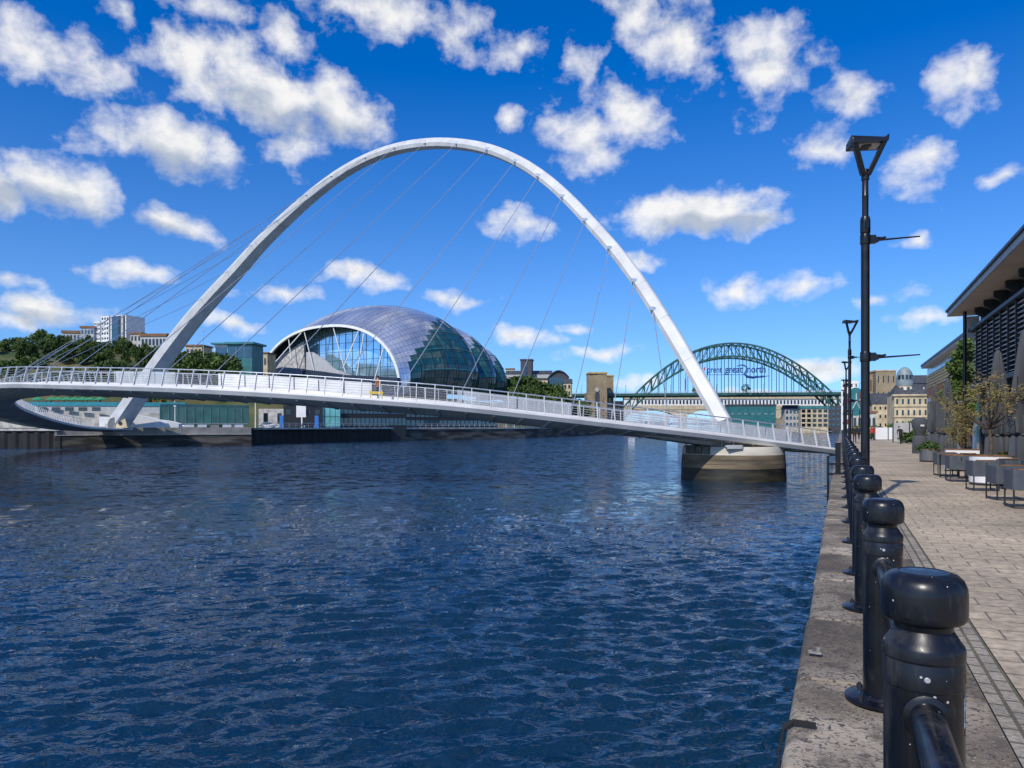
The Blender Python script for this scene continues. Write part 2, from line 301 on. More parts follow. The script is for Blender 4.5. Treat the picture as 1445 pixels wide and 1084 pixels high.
for sc_, k_ in ((1.1, 1.25), (3.5, .75)):
    nn_ = N('ShaderNodeTexNoise'); nn_.inputs['Scale'].default_value = sc_; nn_.inputs['Detail'].default_value = 2; L(mp.outputs[0], nn_.inputs['Vector'])
    su = N('ShaderNodeVectorMath'); su.operation = 'SUBTRACT'; L(nn_.outputs['Color'], su.inputs[0]); su.inputs[1].default_value = (.5, .5, .5)
    ma = N('ShaderNodeVectorMath'); ma.operation = 'MULTIPLY_ADD'; L(su.outputs[0], ma.inputs[0]); kv = N('ShaderNodeVectorMath'); kv.operation = 'SCALE'; kv.inputs[0].default_value = (k_, k_*1.5, 0); L(far.outputs[0], kv.inputs['Scale']); L(kv.outputs[0], ma.inputs[1]); L(acc, ma.inputs[2]); acc = ma.outputs[0]
nz_ = N('ShaderNodeVectorMath'); nz_.operation = 'NORMALIZE'; L(acc, nz_.inputs[0]); L(nz_.outputs[0], b.inputs['Normal'])
M['water'] = m
wm = make_water(); wm.materials.append(m); wo = bpy.data.objects.new('river', wm); COL.objects.link(wo); tag(wo, kind='structure')
# ------------------------------------------------------------ near quay, promenade
def mat_pave():
    m = brick('promenade_paving', (.52, .42, .29), (.43, .345, .245), (.20, .165, .12), .46, .30, .008, stain=.55, sscale=.45, bump=.9, fine=11)
    return m
M['pave'] = mat_pave()
M['setts'] = brick('granite_setts', (.36, .31, .24), (.29, .255, .205), (.13, .115, .07), .19, .0975, .011, stain=.45, sscale=2, bump=1.2, rot=(0, 0, R(90)))
def mat_coping():
    m, nt, b, L, N = nodes('mottled_granite')
    tc = N('ShaderNodeTexCoord'); b.inputs['Roughness'].default_value = .85
    def nz(sc, det=7, dist=0.0):
        n = N('ShaderNodeTexNoise'); n.inputs['Scale'].default_value = sc; n.inputs['Detail'].default_value = det; n.inputs['Distortion'].default_value = dist; L(tc.outputs['Object'], n.inputs['Vector']); return n.outputs['Fac']
    a = nz(.9); s = nz(26, 5, 1.2); sp = nz(70, 3); g = nz(3.2, 6, .5)
    def mix(f, c1, c2, lo, hi):
        r = N('ShaderNodeMapRange'); r.inputs[1].default_value = lo; r.inputs[2].default_value = hi; L(f, r.inputs[0])
        x = N('ShaderNodeMix'); x.data_type = 'RGBA'; L(r.outputs[0], x.inputs[0])
        for i, c in ((6, c1), (7, c2)):
            if isinstance(c, tuple): x.inputs[i].default_value = (*c, 1)
            else: L(c, x.inputs[i])
        return x.outputs[2]
    c = mix(a, (.17, .135, .095), (.42, .355, .27), .40, .62)
    c = mix(s, c, (.075, .062, .05), .52, .62); c = mix(g, c, (.11, .09, .068), .52, .68); c = mix(sp, c, (.55, .52, .47), .64, .74)
    gi = N('ShaderNodeNewGeometry'); ri = N('ShaderNodeMapRange'); ri.inputs[3].default_value = .62; ri.inputs[4].default_value = 1.15; L(gi.outputs['Random Per Island'], ri.inputs[0])
    vm = N('ShaderNodeVectorMath'); vm.operation = 'SCALE'; L(c, vm.inputs[0]); L(ri.outputs[0], vm.inputs['Scale']); L(vm.outputs[0], b.inputs['Base Color'])
    bp = N('ShaderNodeBump'); bp.inputs['Strength'].default_value = .9; bp.inputs['Distance'].default_value = .012; L(s, bp.inputs['Height']); L(bp.outputs[0], b.inputs['Normal'])
    return m
M['coping'] = mat_coping()
M['qwall'] = brick('wet_quay_masonry', (.16, .14, .11), (.12, .105, .085), (.05, .045, .035), 1.4, .55, .03, stain=.6, sscale=.5, rot=(R(90), 0, 0), fine=4)

def qobj(o):  # place an object built in quay coordinates (p, s, z) into the world
    o.rotation_euler = (0, 0, QA); return o
def rect(name, p0, p1, s0, s1, z, mat, kind='structure', nx=1, ny=1):
    mb = MB()
    for i in range(nx):
        for j in range(ny):
            a, b, c, d = p0+(p1-p0)*i/nx, p0+(p1-p0)*(i+1)/nx, s0+(s1-s0)*j/ny, s0+(s1-s0)*(j+1)/ny
            mb.poly([(a, c, z), (b, c, z), (b, d, z), (a, d, z)])
    o = mb.build(name, mat); qobj(o); return tag(o, kind=kind)
rect('promenade', .99, 34, -40, 330, 0, M['pave'])
rect('kerb_strip', .79, .982, -40, 200, .002, M['setts'])
g = MB(); g.poly([(.7, -60, -.02), (900, -60, -.02), (900, 2600, -.02), (.7, 2600, -.02)]); o = qobj(g.build('ground', mk('urban_ground', (.22, .2, .17), .9, 0, .3, .05))); tag(o, kind='structure')
# quay wall in the water with its coping stones
root = thing('quay_wall', 'stone quay wall dropping to the river with worn granite coping stones along its top', 'quay wall', (0, 0, 0), QA)
mb = MB(); mb.box((.24, 560, -3.2), (.9, 1200, 5.6)); qobj_m = mb.build('wall', M['qwall']); qobj_m.parent = root
rng = random.Random(5); s = -6.0; cs = MB()
while s < 170:
    ln = rng.uniform(.75, 1.75) if s < 60 else 2.2; gp = .017
    x0 = -.262+rng.uniform(-.012, .012); x1 = .785; z = rng.uniform(-.012, .006); r = .05
    pr = [(x0, -.42), (x0, z-r*1.3), (x0+r*.25, z-r*.5), (x0+r*.8, z-r*.1), (x0+r*1.5, z), (x1, z+.001), (x1, -.42)]
    ch = .012
    rings = []
    for e, k in ((s+gp, ch), (s+gp+ch, 0), (s+ln-gp-ch, 0), (s+ln-gp, ch)):
        rings.append([(a+(k if i < 5 else 0), e, b-(k if 0 < i < 6 else 0)) for i, (a, b) in enumerate(pr)])
    cs.loft(rings); s += ln
o = cs.build('coping', M['coping'], None, smooth=40); o.parent = root
# cast fitting on the stone edge, rubber strip hanging over it
s0 = 1.0966*((EYE)*F/(925-HY))
fx = G(1150, EYE*F/(925-HY)); mb = MB(); mb.box(fx+Vector((0, 0, .02)), (.09, .045, .014), QA); mb.tube([fx+Vector((.025, 0, .02)), fx+Vector((.025, 0, .055))], .018, 10); mb.box(fx+Vector((-.03, .01, .03)), (.03, .02, .014), QA)
tag(mb.build('mooring_fitting', mk('galvanised_iron', (.25, .23, .2), .6, .3, .3, 20), origin=fx, bevel=.004), 'small grey iron fitting bolted to the granite quay edge', 'mooring fitting')
fx = Q(-.285, 4.25, 0); mb = MB()
pts = [Q(-.12, 4.25, .012), Q(-.24, 4.25, .012), Q(-.285, 4.25, -.03), Q(-.305, 4.25, -.15), Q(-.31, 4.25, -.5)]
for a, b in zip(pts, pts[1:]): mb.bar(a, b, .03, .012, up=(V.x, V.y, .6))
tag(mb.build('rubber_strap', M['rubber'], origin=fx), 'black rubber strap looped over the edge of the quay stones', 'strap')

# ------------------------------------------------------------ bollards with rails
def mat_bollard():
    m = mk('speckled_black_paint', (.004, .005, .0085), .34, 0, .5, 5, bump=.05, bscale=22, rvar=.14, coat=.12, spec=.4)
    nt = m.node_tree; N = nt.nodes.new; L = nt.links.new; b = nt.nodes['Principled BSDF']; src = b.inputs['Base Color'].links[0].from_socket
    tc = N('ShaderNodeTexCoord'); vo = N('ShaderNodeTexVoronoi'); vo.inputs['Scale'].default_value = 30; vo.inputs['Randomness'].default_value = 1; L(tc.outputs['Object'], vo.inputs['Vector'])
    n1 = N('ShaderNodeTexNoise'); n1.inputs['Scale'].default_value = 6; n1.inputs['Detail'].default_value = 2; L(tc.outputs['Object'], n1.inputs['Vector'])
    th = N('ShaderNodeMath'); th.operation = 'MULTIPLY_ADD'; th.inputs[1].default_value = .60; th.inputs[2].default_value = -.245; L(n1.outputs['Fac'], th.inputs[0])
    lt = N('ShaderNodeMath'); lt.operation = 'LESS_THAN'; L(vo.outputs['Distance'], lt.inputs[0]); L(th.outputs[0], lt.inputs[1])
    se = N('ShaderNodeSeparateColor'); L(vo.outputs['Color'], se.inputs[0]); g2 = N('ShaderNodeMath'); g2.operation = 'GREATER_THAN'; g2.inputs[1].default_value = .4; L(se.outputs[0], g2.inputs[0])
    mu = N('ShaderNodeMath'); mu.operation = 'MULTIPLY'; L(lt.outputs[0], mu.inputs[0]); L(g2.outputs[0], mu.inputs[1])
    mx = N('ShaderNodeMix'); mx.data_type = 'RGBA'; L(mu.outputs[0], mx.inputs[0]); L(src, mx.inputs[6]); mx.inputs[7].default_value = (.42, .42, .4, 1)
    n3 = N('ShaderNodeTexNoise'); n3.inputs['Scale'].default_value = 4.5; n3.inputs['Detail'].default_value = 9; n3.inputs['Roughness'].default_value = .68; mp = N('ShaderNodeMapping'); mp.inputs['Scale'].default_value = (1.6, 1.6, .45); L(tc.outputs['Object'], mp.inputs[0]); L(mp.outputs[0], n3.inputs['Vector'])
    d_ = N('ShaderNodeMapRange'); d_.inputs[1].default_value = .52; d_.inputs[2].default_value = .78; L(n3.outputs['Fac'], d_.inputs[0]); m2_ = N('ShaderNodeMix'); m2_.data_type = 'RGBA'; L(d_.outputs[0], m2_.inputs[0]); L(mx.outputs[2], m2_.inputs[6]); m2_.inputs[7].default_value = (.075, .07, .062, 1); L(m2_.outputs[2], b.inputs['Base Color'])
    r_ = N('ShaderNodeMapRange'); r_.inputs[1].default_value = .35; r_.inputs[2].default_value = .75; r_.inputs[3].default_value = .22; r_.inputs[4].default_value = .62; L(n3.outputs['Fac'], r_.inputs[0]); L(r_.outputs[0], b.inputs['Roughness'])
    return m
M['bollard'] = mat_bollard()
SP = 2.38
def make_bollard():
    t = thing('bollard', 'x', 'bollard')
    b = MB(); b.lathe([(0.1059, .012), (0.1059, .865), (0.1077, .868), (0.1077, .935), (0.1054, .94), (0.1054, .944), (0.1086, .949), (0.1091, .975), (0.1059, .985), (0.0959, .998), (0.0878, 1.012), (0.0775, 1.028), (0.079, 1.043), (0.0905, 1.055)], n=48); b.build('body', M['bollard'], t, smooth=28)
    c = MB(); c.lathe([(0.0905, 1.052), (0.1041, 1.054), (0.1118, 1.062), (0.1145, 1.078), (0.1145, 1.135), (0.1118, 1.156), (0.1041, 1.174), (0.0905, 1.187), (0.0679, 1.194), (0.0661, 1.1925), (0.0272, 1.193), (0.0009, 1.193)], n=48); c.build('cap', M['bollard'], t, smooth=38)
    f = MB(); f.lathe([(.205, .002), (.208, .006), (.208, .016), (.2, .022), (.135, .026), (.12, .04)], n=36); fl = f.build('base_flange', M['bollard'], t, smooth=35)
    for k in range(4):
        a = R(45+90*k); n = MB(); n.lathe([(.017, .02), (.017, .042), (.009, .044), (.009, .052)], (.172*math.cos(a), .172*math.sin(a), 0), 6); n.build('bolt', M['dark'], fl)
    r = MB(); r.tube([(0, -.1, .80), (0, -SP+.1, .80)], .045, 20); rl = r.build('rail', M['bollard'], t, smooth=40)
    for y in (-.106, -SP+.106):
        k = MB(); sg = -1 if y > -1 else 1; k.tube([(0, y-sg*.012, .80), (0, y+sg*.006, .80), (0, y+sg*.012, .80)], [.062, .062, .05], 22); k.build('collar', M['bollard'], rl, smooth=40)
    s = MB(); s.tube([(0, -.104, .905), (0, -.1095, .905), (0, -.112, .905)], [.0085, .0085, .006], 12); s.build('rivet', M['steel'], t, smooth=40)
    return t
bol = make_bollard(); BD0 = 1.62*F/386/2.009; bx = (1303-CX)/F*BD0
pb = bx*V.x+BD0*V.y; sb = bx*U.x+BD0*U.y
for i in range(34):
    lab = ('nearest black bollard, speckled white, with a torn sticker on its right side' if i == 0 else
           'black bollard with rounded cap and base plate, %s from the camera on the quay edge' % nth(i))
    if i == 0: bol.location = Q(pb, sb); bol.rotation_euler = (0, 0, QA); bol['label'] = lab; bol['group'] = 'bollards along the quay edge'
    else: dup(bol, Q(pb+rng.uniform(-.006, .006), sb+SP*i-(.0 if i < 3 else .7)), QA+rng.uniform(-.02, .02), lab)
st = MB(); c0 = Q(pb, sb)                       # the sticker on the nearest bollard
def patch(mb, a0, a1, z0, z1, r, m=0, n=5):
    for k in range(n):
        t0, t1 = a0+(a1-a0)*k/n, a0+(a1-a0)*(k+1)/n
        mb.poly([(r*math.cos(t0), r*math.sin(t0), z0), (r*math.cos(t1), r*math.sin(t1), z0), (r*math.cos(t1), r*math.sin(t1), z1), (r*math.cos(t0), r*math.sin(t0), z1)], m)
A0, A1 = R(-24), R(12)
patch(st, A0, A1, .76, .845, .1063, 0); patch(st, A0, A1, .845, .87, .1066, 1); patch(st, A0+.03, A1, .835, .839, .1069, 1); patch(st, A0+.03, A1, .823, .827, .1069, 1)
patch(st, A0+.06, A0+.16, .775, .81, .1069, 1, 2); patch(st, A0+.24, A0+.34, .770, .812, .1069, 1, 2); patch(st, A0+.1, A1-.1, .735, .757, .1066, 2); patch(st, A0+.14, A1, .885, .92, .1085, 3)
o = st.build('sticker', [mk('sticker_pale', (.42, .55, .62), .4), mk('sticker_ink', (.02, .04, .09), .4), mk('sticker_red', (.4, .05, .03), .5), mk('sticker_orange', (.5, .2, .05), .5)]); o.parent = bol
o['label'] = 'torn pale blue and red sticker with dark printing'

# ------------------------------------------------------------ ladder and gate posts at the quay edge
lc = G(1174, 24.6); root = thing('ladder', 'black iron ladder frame on the quay edge beside the footbridge landing', 'ladder', lc, QA)
a = G(1168.5, 24.6); h = G(1182.5, 24.6)
for pt, z0, z1, wd in ((a, -2.9, .66, .075), (h, 0, 1.1, .17)):
    mb = MB(); mb.bar(pt+Vector((0, 0, z0)), pt+Vector((0, 0, z1)), wd, wd, up=(U.x, U.y, 0)); mb.build('post', M['black'], root, bevel=.01)
for z in (.66, .36, .02):
    mb = MB(); mb.bar(a+Vector((0, 0, z)), h+Vector((.25 if z < .6 else 0, 0, z)), .06, .06); mb.build('rail', M['black'], root)
for z in (-.4, -.75, -1.1, -1.45, -1.8, -2.15):
    mb = MB(); mb.bar(a+Vector((0, 0, z)), a+Vector((.02, .35, z)), .03, .03); mb.build('rung', M['black'], root)

# ------------------------------------------------------------ street lamps
def make_lamp():
    t = thing('street_lamp', 'x', 'street lamp')
    p = MB(); p.lathe([(.13, 0), (.13, .5), (.085, .56), (.083, 5.62)], n=24); p.build('pole', M['black'], t, smooth=35)
    p = MB(); p.lathe([(.062, 5.9), (.062, 6.32), (.066, 6.33), (.066, 6.36), (.062, 6.37), (.062, 6.72)], n=20); p.build('upper_pole', M['black'], t, smooth=35)
    p = MB(); p.lathe([(.09, 5.58), (.098, 5.6), (.098, 5.86), (.085, 5.92), (.06, 5.94)], n=20); p.box((0, -.09, 5.75), (.07, .06, .17)); p.lathe([(.075, 6.68), (.078, 6.69), (.078, 6.86), (.06, 6.9)], n=20); p.build('collar', M['black'], t, smooth=35)
    # triangular head: a closed frame seen from the front, with a flat top box holding the lens
    h = MB(); w0, w1, zt, zb = .085, .40, 7.47, 6.78
    for sgn in (-1, 1):
        h.bar((sgn*.05, -.02, zb), (sgn*.305, -.26, zt-.05), .085, .14, up=(0, 1, 0))
    h.prism([(-.34, -.33, zt-.12), (.34, -.33, zt-.12), (.365, -.30, zt-.02), (.30, .26, zt-.02), (-.30, .26, zt-.02), (-.365, -.30, zt-.02)], (0, 0, .07)); h.box((0, -.02, zt-.06), (.62, .54, .08)); h.box((0, 0, zb), (.13, .12, .12))
    hd = h.build('lamp_head', M['black'], t, bevel=.02)
    l = MB(); l.box((0, -.02, zt-.095), (.5, .36, .03)); l.build('lens', mk('lamp_lens', (.3, .33, .36), .15, coat=.6), hd, bevel=.01)
    l = MB(); l.box((0, -.02, zt-.118), (.16, .24, .02)); l.build('lamp_module', M['dark'], hd)
    for z in (5.46, 3.05):
        a = MB(); a.lathe([(.096, z-.1), (.1, z-.09), (.1, z+.09), (.096, z+.1)], n=20); a.box((.14, 0, z), (.12, .09, .17)); a.bar((.18, 0, z-.02), (.25, 0, z-.01), .06, .1); ar = a.build('banner_bracket', M['black'], t, smooth=35)
        r = MB(); r.tube([(.2, 0, z-.02), (1.06, 0, z+.035)], [.022, .014], 10); r.tube([(.2, 0, z+.03), (.32, 0, z+.02), (.4, 0, z+.04)], [.03, .026, .02], 8); r.build('banner_arm', M['black'], ar, smooth=40)
    return t
lamp = make_lamp(); D1 = 15.0
for i in range(5):
    D = D1*(1+1.70*i); loc = G(1186+35/(1+1.70*i), D)
    lab = ['tall black street lamp with triangular head, nearest and rising above the bollards', 'black triangular street lamp second along the quay, just left of the nearest pole', 'small black street lamp third along the quay near the footbridge landing', 'distant black street lamp fourth along the quay', 'farthest tiny black street lamp of the quay row'][i]
    if i == 0: lamp.location = loc; lamp.rotation_euler = (0, 0, QA*.3); lamp['label'] = lab; lamp['group'] = 'street lamps along the quay'
    else: dup(lamp, loc, QA*.3+.1*i, lab)
for i, (px, py, D) in enumerate([(1198, 566, 70), (1197, 595, 88)]):
    c = P(px, py, D); mb = MB(); mb.tube([c+Vector((-.0, -.05, 0)), c+Vector((0, .05, 0))], .3, 16); mb.tube([c+Vector((0, 0, -.25)), c+Vector((-.35, 0, -.25))], .03, 6)
    tag(mb.build('round_sign', M['red'], origin=c), ['red round sign high on the far quay lamp post', 'red round sign lower down beside the far quay lamps'][i], 'sign', 'red round signs')
# ------------------------------------------------------------ tilting footbridge: curved deck, leaning arch, cables
ctrl = [(1178, 632, 59), (1117, 624.5, 57.6), (1037, 614.5, 56.3), (905, 599.5, 54.5), (740, 581, 53), (617, 568.5, 52.4), (480, 558.5, 52.6), (400, 553, 53), (300, 547.5, 54.2), (200, 543.5, 56), (100, 541, 58.6), (0, 540, 62)]
E3 = [P(*c) for c in ctrl]+[Vector(((px-CX)/F*D, D, z)) for px, D, z in [(-62, 70, 5.25), (-88, 80, 5.2), (-82, 92, 4.95), (-48, 107, 4.2), (5, 124, 2.9), (60, 138, 1.75), (112, 149, 1.35), (150, 155, 1.3)]]
E3 = crom(E3, 16); tot = np.concatenate([[0], np.cumsum(np.linalg.norm(np.diff(E3, axis=0), axis=1))])
NS = 210; sl_ = np.linspace(0, tot[-1], NS); ED = np.stack([np.interp(sl_, tot, E3[:, i]) for i in range(3)], 1)
TG = np.gradient(ED, axis=0); TG /= np.linalg.norm(TG[:, :2], axis=1)[:, None]; NI = np.stack([TG[:, 1], -TG[:, 0], 0*TG[:, 0]], 1)
STEP = tot[-1]/(NS-1); WD = 7.6
def dk(i, o, z):
    i = min(max(i, 0), NS-1); k = int(i); f = i-k; k2 = min(k+1, NS-1)
    e = ED[k]*(1-f)+ED[k2]*f; n = NI[k]*(1-f)+NI[k2]*f; return Vector(e)+Vector(n)*o+Vector((0, 0, z))
br = thing('footbridge', 'white tilting footbridge with a leaning arch, curved deck and steel cables over the river', 'bridge', dk(0, 3.8, 0))
dm = MB(); rings = []
for i in range(NS):
    px = proj(ED[i])[0] if ED[i][1] < 66 else 0
    q = sstep(0, 26, i)
    if i > 175: q *= .6+.4*sstep(205, 175, i)
    prof = [(0, 0), (-.10, -.16), (.05, -.46), (.3, -.52), (2.0, -.5-.32*q), (3.8, -.5-.45*q), (5.6, -.45-.32*q), (WD-.25, -.5), (WD+.05, -.42), (WD+.1, -.12), (WD, 0), (4.1, .02), (4.0, .28), (3.7, .28), (3.6, .02)]
    rings.append([dk(i, a, b) for a, b in prof])
vs = [p for r in rings for p in r]; n = 15; fs = []; ms_ = []
for i in range(NS-1):
    for j in range(n):
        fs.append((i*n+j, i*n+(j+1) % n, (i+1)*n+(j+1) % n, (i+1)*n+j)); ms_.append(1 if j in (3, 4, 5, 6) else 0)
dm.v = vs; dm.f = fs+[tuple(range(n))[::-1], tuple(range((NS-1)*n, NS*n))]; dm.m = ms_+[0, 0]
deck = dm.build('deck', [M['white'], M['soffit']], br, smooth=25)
for i in np.arange(1.5, NS-30, 2.4):
    i = float(i); q = sstep(0, 26, i)
    a, b_, c_ = dk(i, .32, -.53), dk(i, 2.0, -.51-.32*q), dk(i, 3.7, -.51-.45*q); rb = MB()
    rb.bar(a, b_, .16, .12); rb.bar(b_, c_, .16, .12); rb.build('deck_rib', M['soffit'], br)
# railings: posts lean inward
def post(mb, i, o, lean, h=1.28, w=.055, t=.13):
    a = dk(i, o, -.08); b = dk(i, o+lean, h); T = Vector(TG[min(int(i), NS-1)]); mb.bar(a, b, w, t, up=Vector(NI[min(int(i), NS-1)]))
def line(mb, i0, i1, o, z, r, sides=5):
    ks = np.linspace(i0, i1, max(2, int((i1-i0)/1.5))); mb.tube([dk(float(k), o, z) for k in ks], r, sides)
npost = 0; rest = MB(); LEAN = .34
for i in np.arange(.5, NS-14, 1.55):
    i = float(i)
    if npost < 70:
        mb = MB(); post(mb, i, .02, LEAN); mb.build('railing_post', M['white'], br); npost += 1
    else: post(rest, i, .02, LEAN)
for i in np.arange(1.2, NS-10, 2.1): post(rest, float(i), 3.85, .05, 1.15, .05, .08)
for i in np.arange(.9, NS-22, 1.55):
    if 118 < i < NS-22 and npost < 100:
        mb = MB(); post(mb, float(i), WD-.02, -.38); mb.build('railing_post', M['white'], br); npost += 1
    else: post(rest, float(i), WD-.02, -LEAN, 1.28)
tag(rest.build('railing_posts', M['white'], br), kind='stuff')
hr = MB(); line(hr, 0, NS-14, LEAN+.02, 1.30, .045, 8); hr.build('handrail', M['steel'], br, smooth=50)
hr = MB(); line(hr, 0, NS-22, WD-LEAN, 1.30, .045, 8); hr.build('handrail', M['steel'], br, smooth=50)
hr = MB(); line(hr, 0, NS-10, 3.9, 1.16, .035, 6); hr.build('middle_handrail', M['steel'], br, smooth=50)
wr = MB()
for k in range(6):
    z = .12+k*.185; line(wr, 0, NS-14, .05+LEAN*z/1.28+.03, z, .011, 4); line(wr, 0, NS-22, WD-.05-LEAN*z/1.28, z, .011, 4); line(wr, 0, NS-12, 3.9, z, .009, 4)
wr.build('railing_wires', M['steel'], br)
# wind screens along the middle of the deck
M['screen'] = mk('clear_screen', (.62, .65, .66), .22, 0, .12, .6, rvar=.08)
sb_ = M['screen'].node_tree.nodes['Principled BSDF']; sb_.inputs['Alpha'].default_value = .42
M['screenw'] = mk('white_screen', (.72, .71, .68), .4, 0, .12, .8, rvar=.08)
def at_px(px, o=4.0, lo=0, hi=110): return min(range(lo, hi), key=lambda i: abs(proj(dk(i, o, 0))[0]-px))
for x0, x1, mt in ((305, 520, 'screenw'), (640, 805, 'screen'), (880, 1108, 'screen'), (165, 255, 'screen')):
    i0, i1 = sorted((at_px(x0), at_px(x1))); k = i0
    while k < i1:
        e = min(k+2.6, i1); mb = MB()
        ks = [k, (k+e)/2, e-.12]
        for u, v in zip(ks, ks[1:]): mb.poly([dk(u, 3.7, .3), dk(v, 3.7, .3), dk(v, 3.66, 1.25), dk(u, 3.66, 1.25)]); mb.poly([dk(u, 3.74, .3), dk(v, 3.74, .3), dk(v, 3.70, 1.25), dk(u, 3.70, 1.25)])
        mb.build('screen_panel', M[mt], br); k = e
# arch in its leaning plane
trace = [(1022, 597), (983, 529), (942, 460), (906, 404), (871, 357), (836, 317), (804, 283), (770, 253), (733, 229), (693, 212), (650, 203.5), (606, 202.5), (563, 209), (522, 223), (480, 246), (440, 276), (404, 308), (368, 343), (335, 380), (300, 418), (262, 462), (212, 530), (166, 597)]
wpx = [26, 24, 23, 22, 20.5, 19.5, 18.5, 18, 17.5, 17, 16.5, 16.5, 17, 18, 19.5, 21, 22.5, 24, 26, 28, 30, 33, 36]
Rf = P(1022, 600, 63); Lf = P(166, 600, 152); e1 = (Lf-Rf).normalized(); nn = Vector((-e1.y, e1.x, 0)).normalized(); nn = nn if nn.y > 0 else -nn
la = R(19); e2 = nn*math.sin(la)+Vector((0, 0, 1))*math.cos(la); e2 = (e2-e1*e2.dot(e1)).normalized(); PN = e1.cross(e2).normalized()
if PN.y > 0: PN = -PN
def unp(px, py):
    d = Vector(((px-CX)/F, 1, (HY-py)/F)); o0 = Vector((0, 0, EYE)); t = (Rf-o0).dot(PN)/d.dot(PN); return o0+d*t
AC = crom([unp(*p) for p in trace], 8); AW = np.interp(np.linspace(0, len(trace)-1, len(AC)), range(len(trace)), wpx)
AWm = np.array([w_*p[1]/F for w_, p in zip(AW, AC)]); AWm = np.convolve(np.pad(AWm, 12, 'edge'), np.ones(25)/25, 'valid')
rings = []; cen = sum((Vector(p) for p in AC), Vector())/len(AC); AO = []
for i in range(len(AC)):
    t = Vector(AC[min(i+1, len(AC)-1)]-AC[max(i-1, 0)]).normalized(); o_ = PN.cross(t).normalized()
    if o_.dot(Vector(AC[i])-Vector((cen.x, cen.y, 0))) < 0: o_ = -o_
    wi = AWm[i]*.86; wn = AWm[i]*.80; c = Vector(AC[i]); AO.append((c, o_, wi, wn))
    rings.append([c+o_*(a*wi)+PN*(b*wn) for a, b in ((.5, .16), (.42, .30), (-.22, .52), (-.5, .30), (-.5, -.30), (-.22, -.52), (.42, -.30), (.5, -.16))])
ar = MB(); ar.loft(rings); arch = ar.build('arch', M['white'], br, smooth=22)
for i in range(10, len(AC)-8, 7):
    c, o_, wi, wn = AO[i]; t = Vector(AC[i+1]-AC[i-1]).normalized(); sm = MB()
    sm.loft([[p+(p-c).normalized()*.005+t*d for p in rings[i]] for d in (-.035, .035)], caps=False); sm.build('plate_seam', M['lgrey'], br)
# cables, each with a lug on the arch
apx = [930, 900.5, 866, 832.7, 801, 767, 731, 691.7, 650, 606.5, 562.7, 520, 477, 438, 400, 364, 330, 296]
dpx = [940, 869, 799, 722, 645, 556, 463, 372, 287, 215, 159, 122, 97]
OFF = 3.9; stpx = [proj(dk(i, OFF, .9))[0] for i in range(NS)]; imin = int(np.argmin(stpx)); last = None
for k in range(18):
    ai = min(range(len(AC)), key=lambda i: abs(proj(AC[i])[0]-apx[k])); c, o_, wi, wn = AO[ai]
    top = c-o_*(.18*wi)+PN*(.46*wn)
    if k < 11: di = min(range(imin), key=lambda i: abs(stpx[i]-dpx[k])); last = di
    else: last += 9.0 if k < 16 else 7; di = last
    bot = dk(di, OFF, .28); cb_ = MB()
    cb_.tube([top, bot], .036, 6)
    cable = cb_.build('cable', M['cable'], br, smooth=60)
    lg = MB(); lg.box(top+PN*.1, (.5, .3, .35)); lg.build('cable_lug', M['steel'], cable)
# ------------------------------------------------------------ near pier
pc = G(1034, 60.3); root = thing('bridge_pier', 'round stone pier in the river under the right end of the white footbridge', 'pier', (pc.x, pc.y, WATER))
def mat_pier(name, c1, c2, z):  # wet tide marks on the stone: fixed bands of stain
    return brick(name, c1, c2, (.06, .05, .04), 1.5, .62, .025, stain=.6, sscale=.7, rot=(R(90), 0, 0), fine=3)
M['pierstone'] = mk('tide_stained_stone', (.09, .072, .048), .8, 0, 0, .45, bump=.6, bscale=3, col2=(.25, .19, .115), lo=.4, hi=.66, stretch=(.5, .5, 3.5))
M['algae'] = mk('wet_dark_algae', (.012, .013, .008), .55, 0, 0, .8, col2=(.06, .05, .03), lo=.4, hi=.75, stretch=(.5, .5, 3))
def ring(r0, z0, r1, z1, mat, name, par, n=56):
    mb = MB(); mb.lathe([(r0, z0), (r1, z1)], (pc.x, pc.y, 0), n); return mb.build(name, mat, par, smooth=30)
ring(4.22, WATER-.8, 4.13, -1.7, M['algae'], 'waterline_course', root)
for k, (za, zb) in enumerate(((-1.7, -1.35), (-1.35, -1.02), (-1.02, -.62))):
    ring(4.16-.03*k, za+.012, 4.14-.03*k, zb-.012, M['pierstone'], 'stone_course', root)
    ring(4.10-.03*k, za-.01, 4.10-.03*k, zb+.01, M['algae'], 'course_core', root)
ring(4.08, -.62, 4.02, .02, mk('cut_concrete_cap', (.66, .60, .49), .8, 0, .2, .6, bump=.2, bscale=5, stretch=(.6, .6, 2)), 'concrete_cap', root)
mb = MB()
for k in range(4):
    a = R(196+k*9.5); mb.box(pc+Vector((4.06*math.cos(a), 4.06*math.sin(a), -.26)), (.3, .56, .62), a)
mb.build('dark_blocks', mk('dark_stone_block', (.13, .12, .1), .8, 0, .3, 2), root, bevel=.03)
mb = MB(); ii = at_px(1034, 3.8)
ha = [dk(ii-5, 1.2, -.62), dk(ii+12, 1.2, -.7), dk(ii+12, 6.4, -.7), dk(ii-5, 6.4, -.62)]; hb = [Vector((pc.x+x, pc.y+y, 0.02)) for x, y in ((2.4, -2.2), (-2.0, -2.8), (-2.6, 2.2), (1.9, 2.8))]
mb.loft([ha, hb]); mb.build('bearing', M['soffit'], root)
mb = MB(); c = pc+Vector((-1.1, -3.9, .09)); mb.box(c, (1.3, .5, .14)); mb.box(c+Vector((0, -.26, -.05)), (1.2, .05, .3)); mb.build('bearing_box', M['lgrey'], root, bevel=.02)
mb = MB()
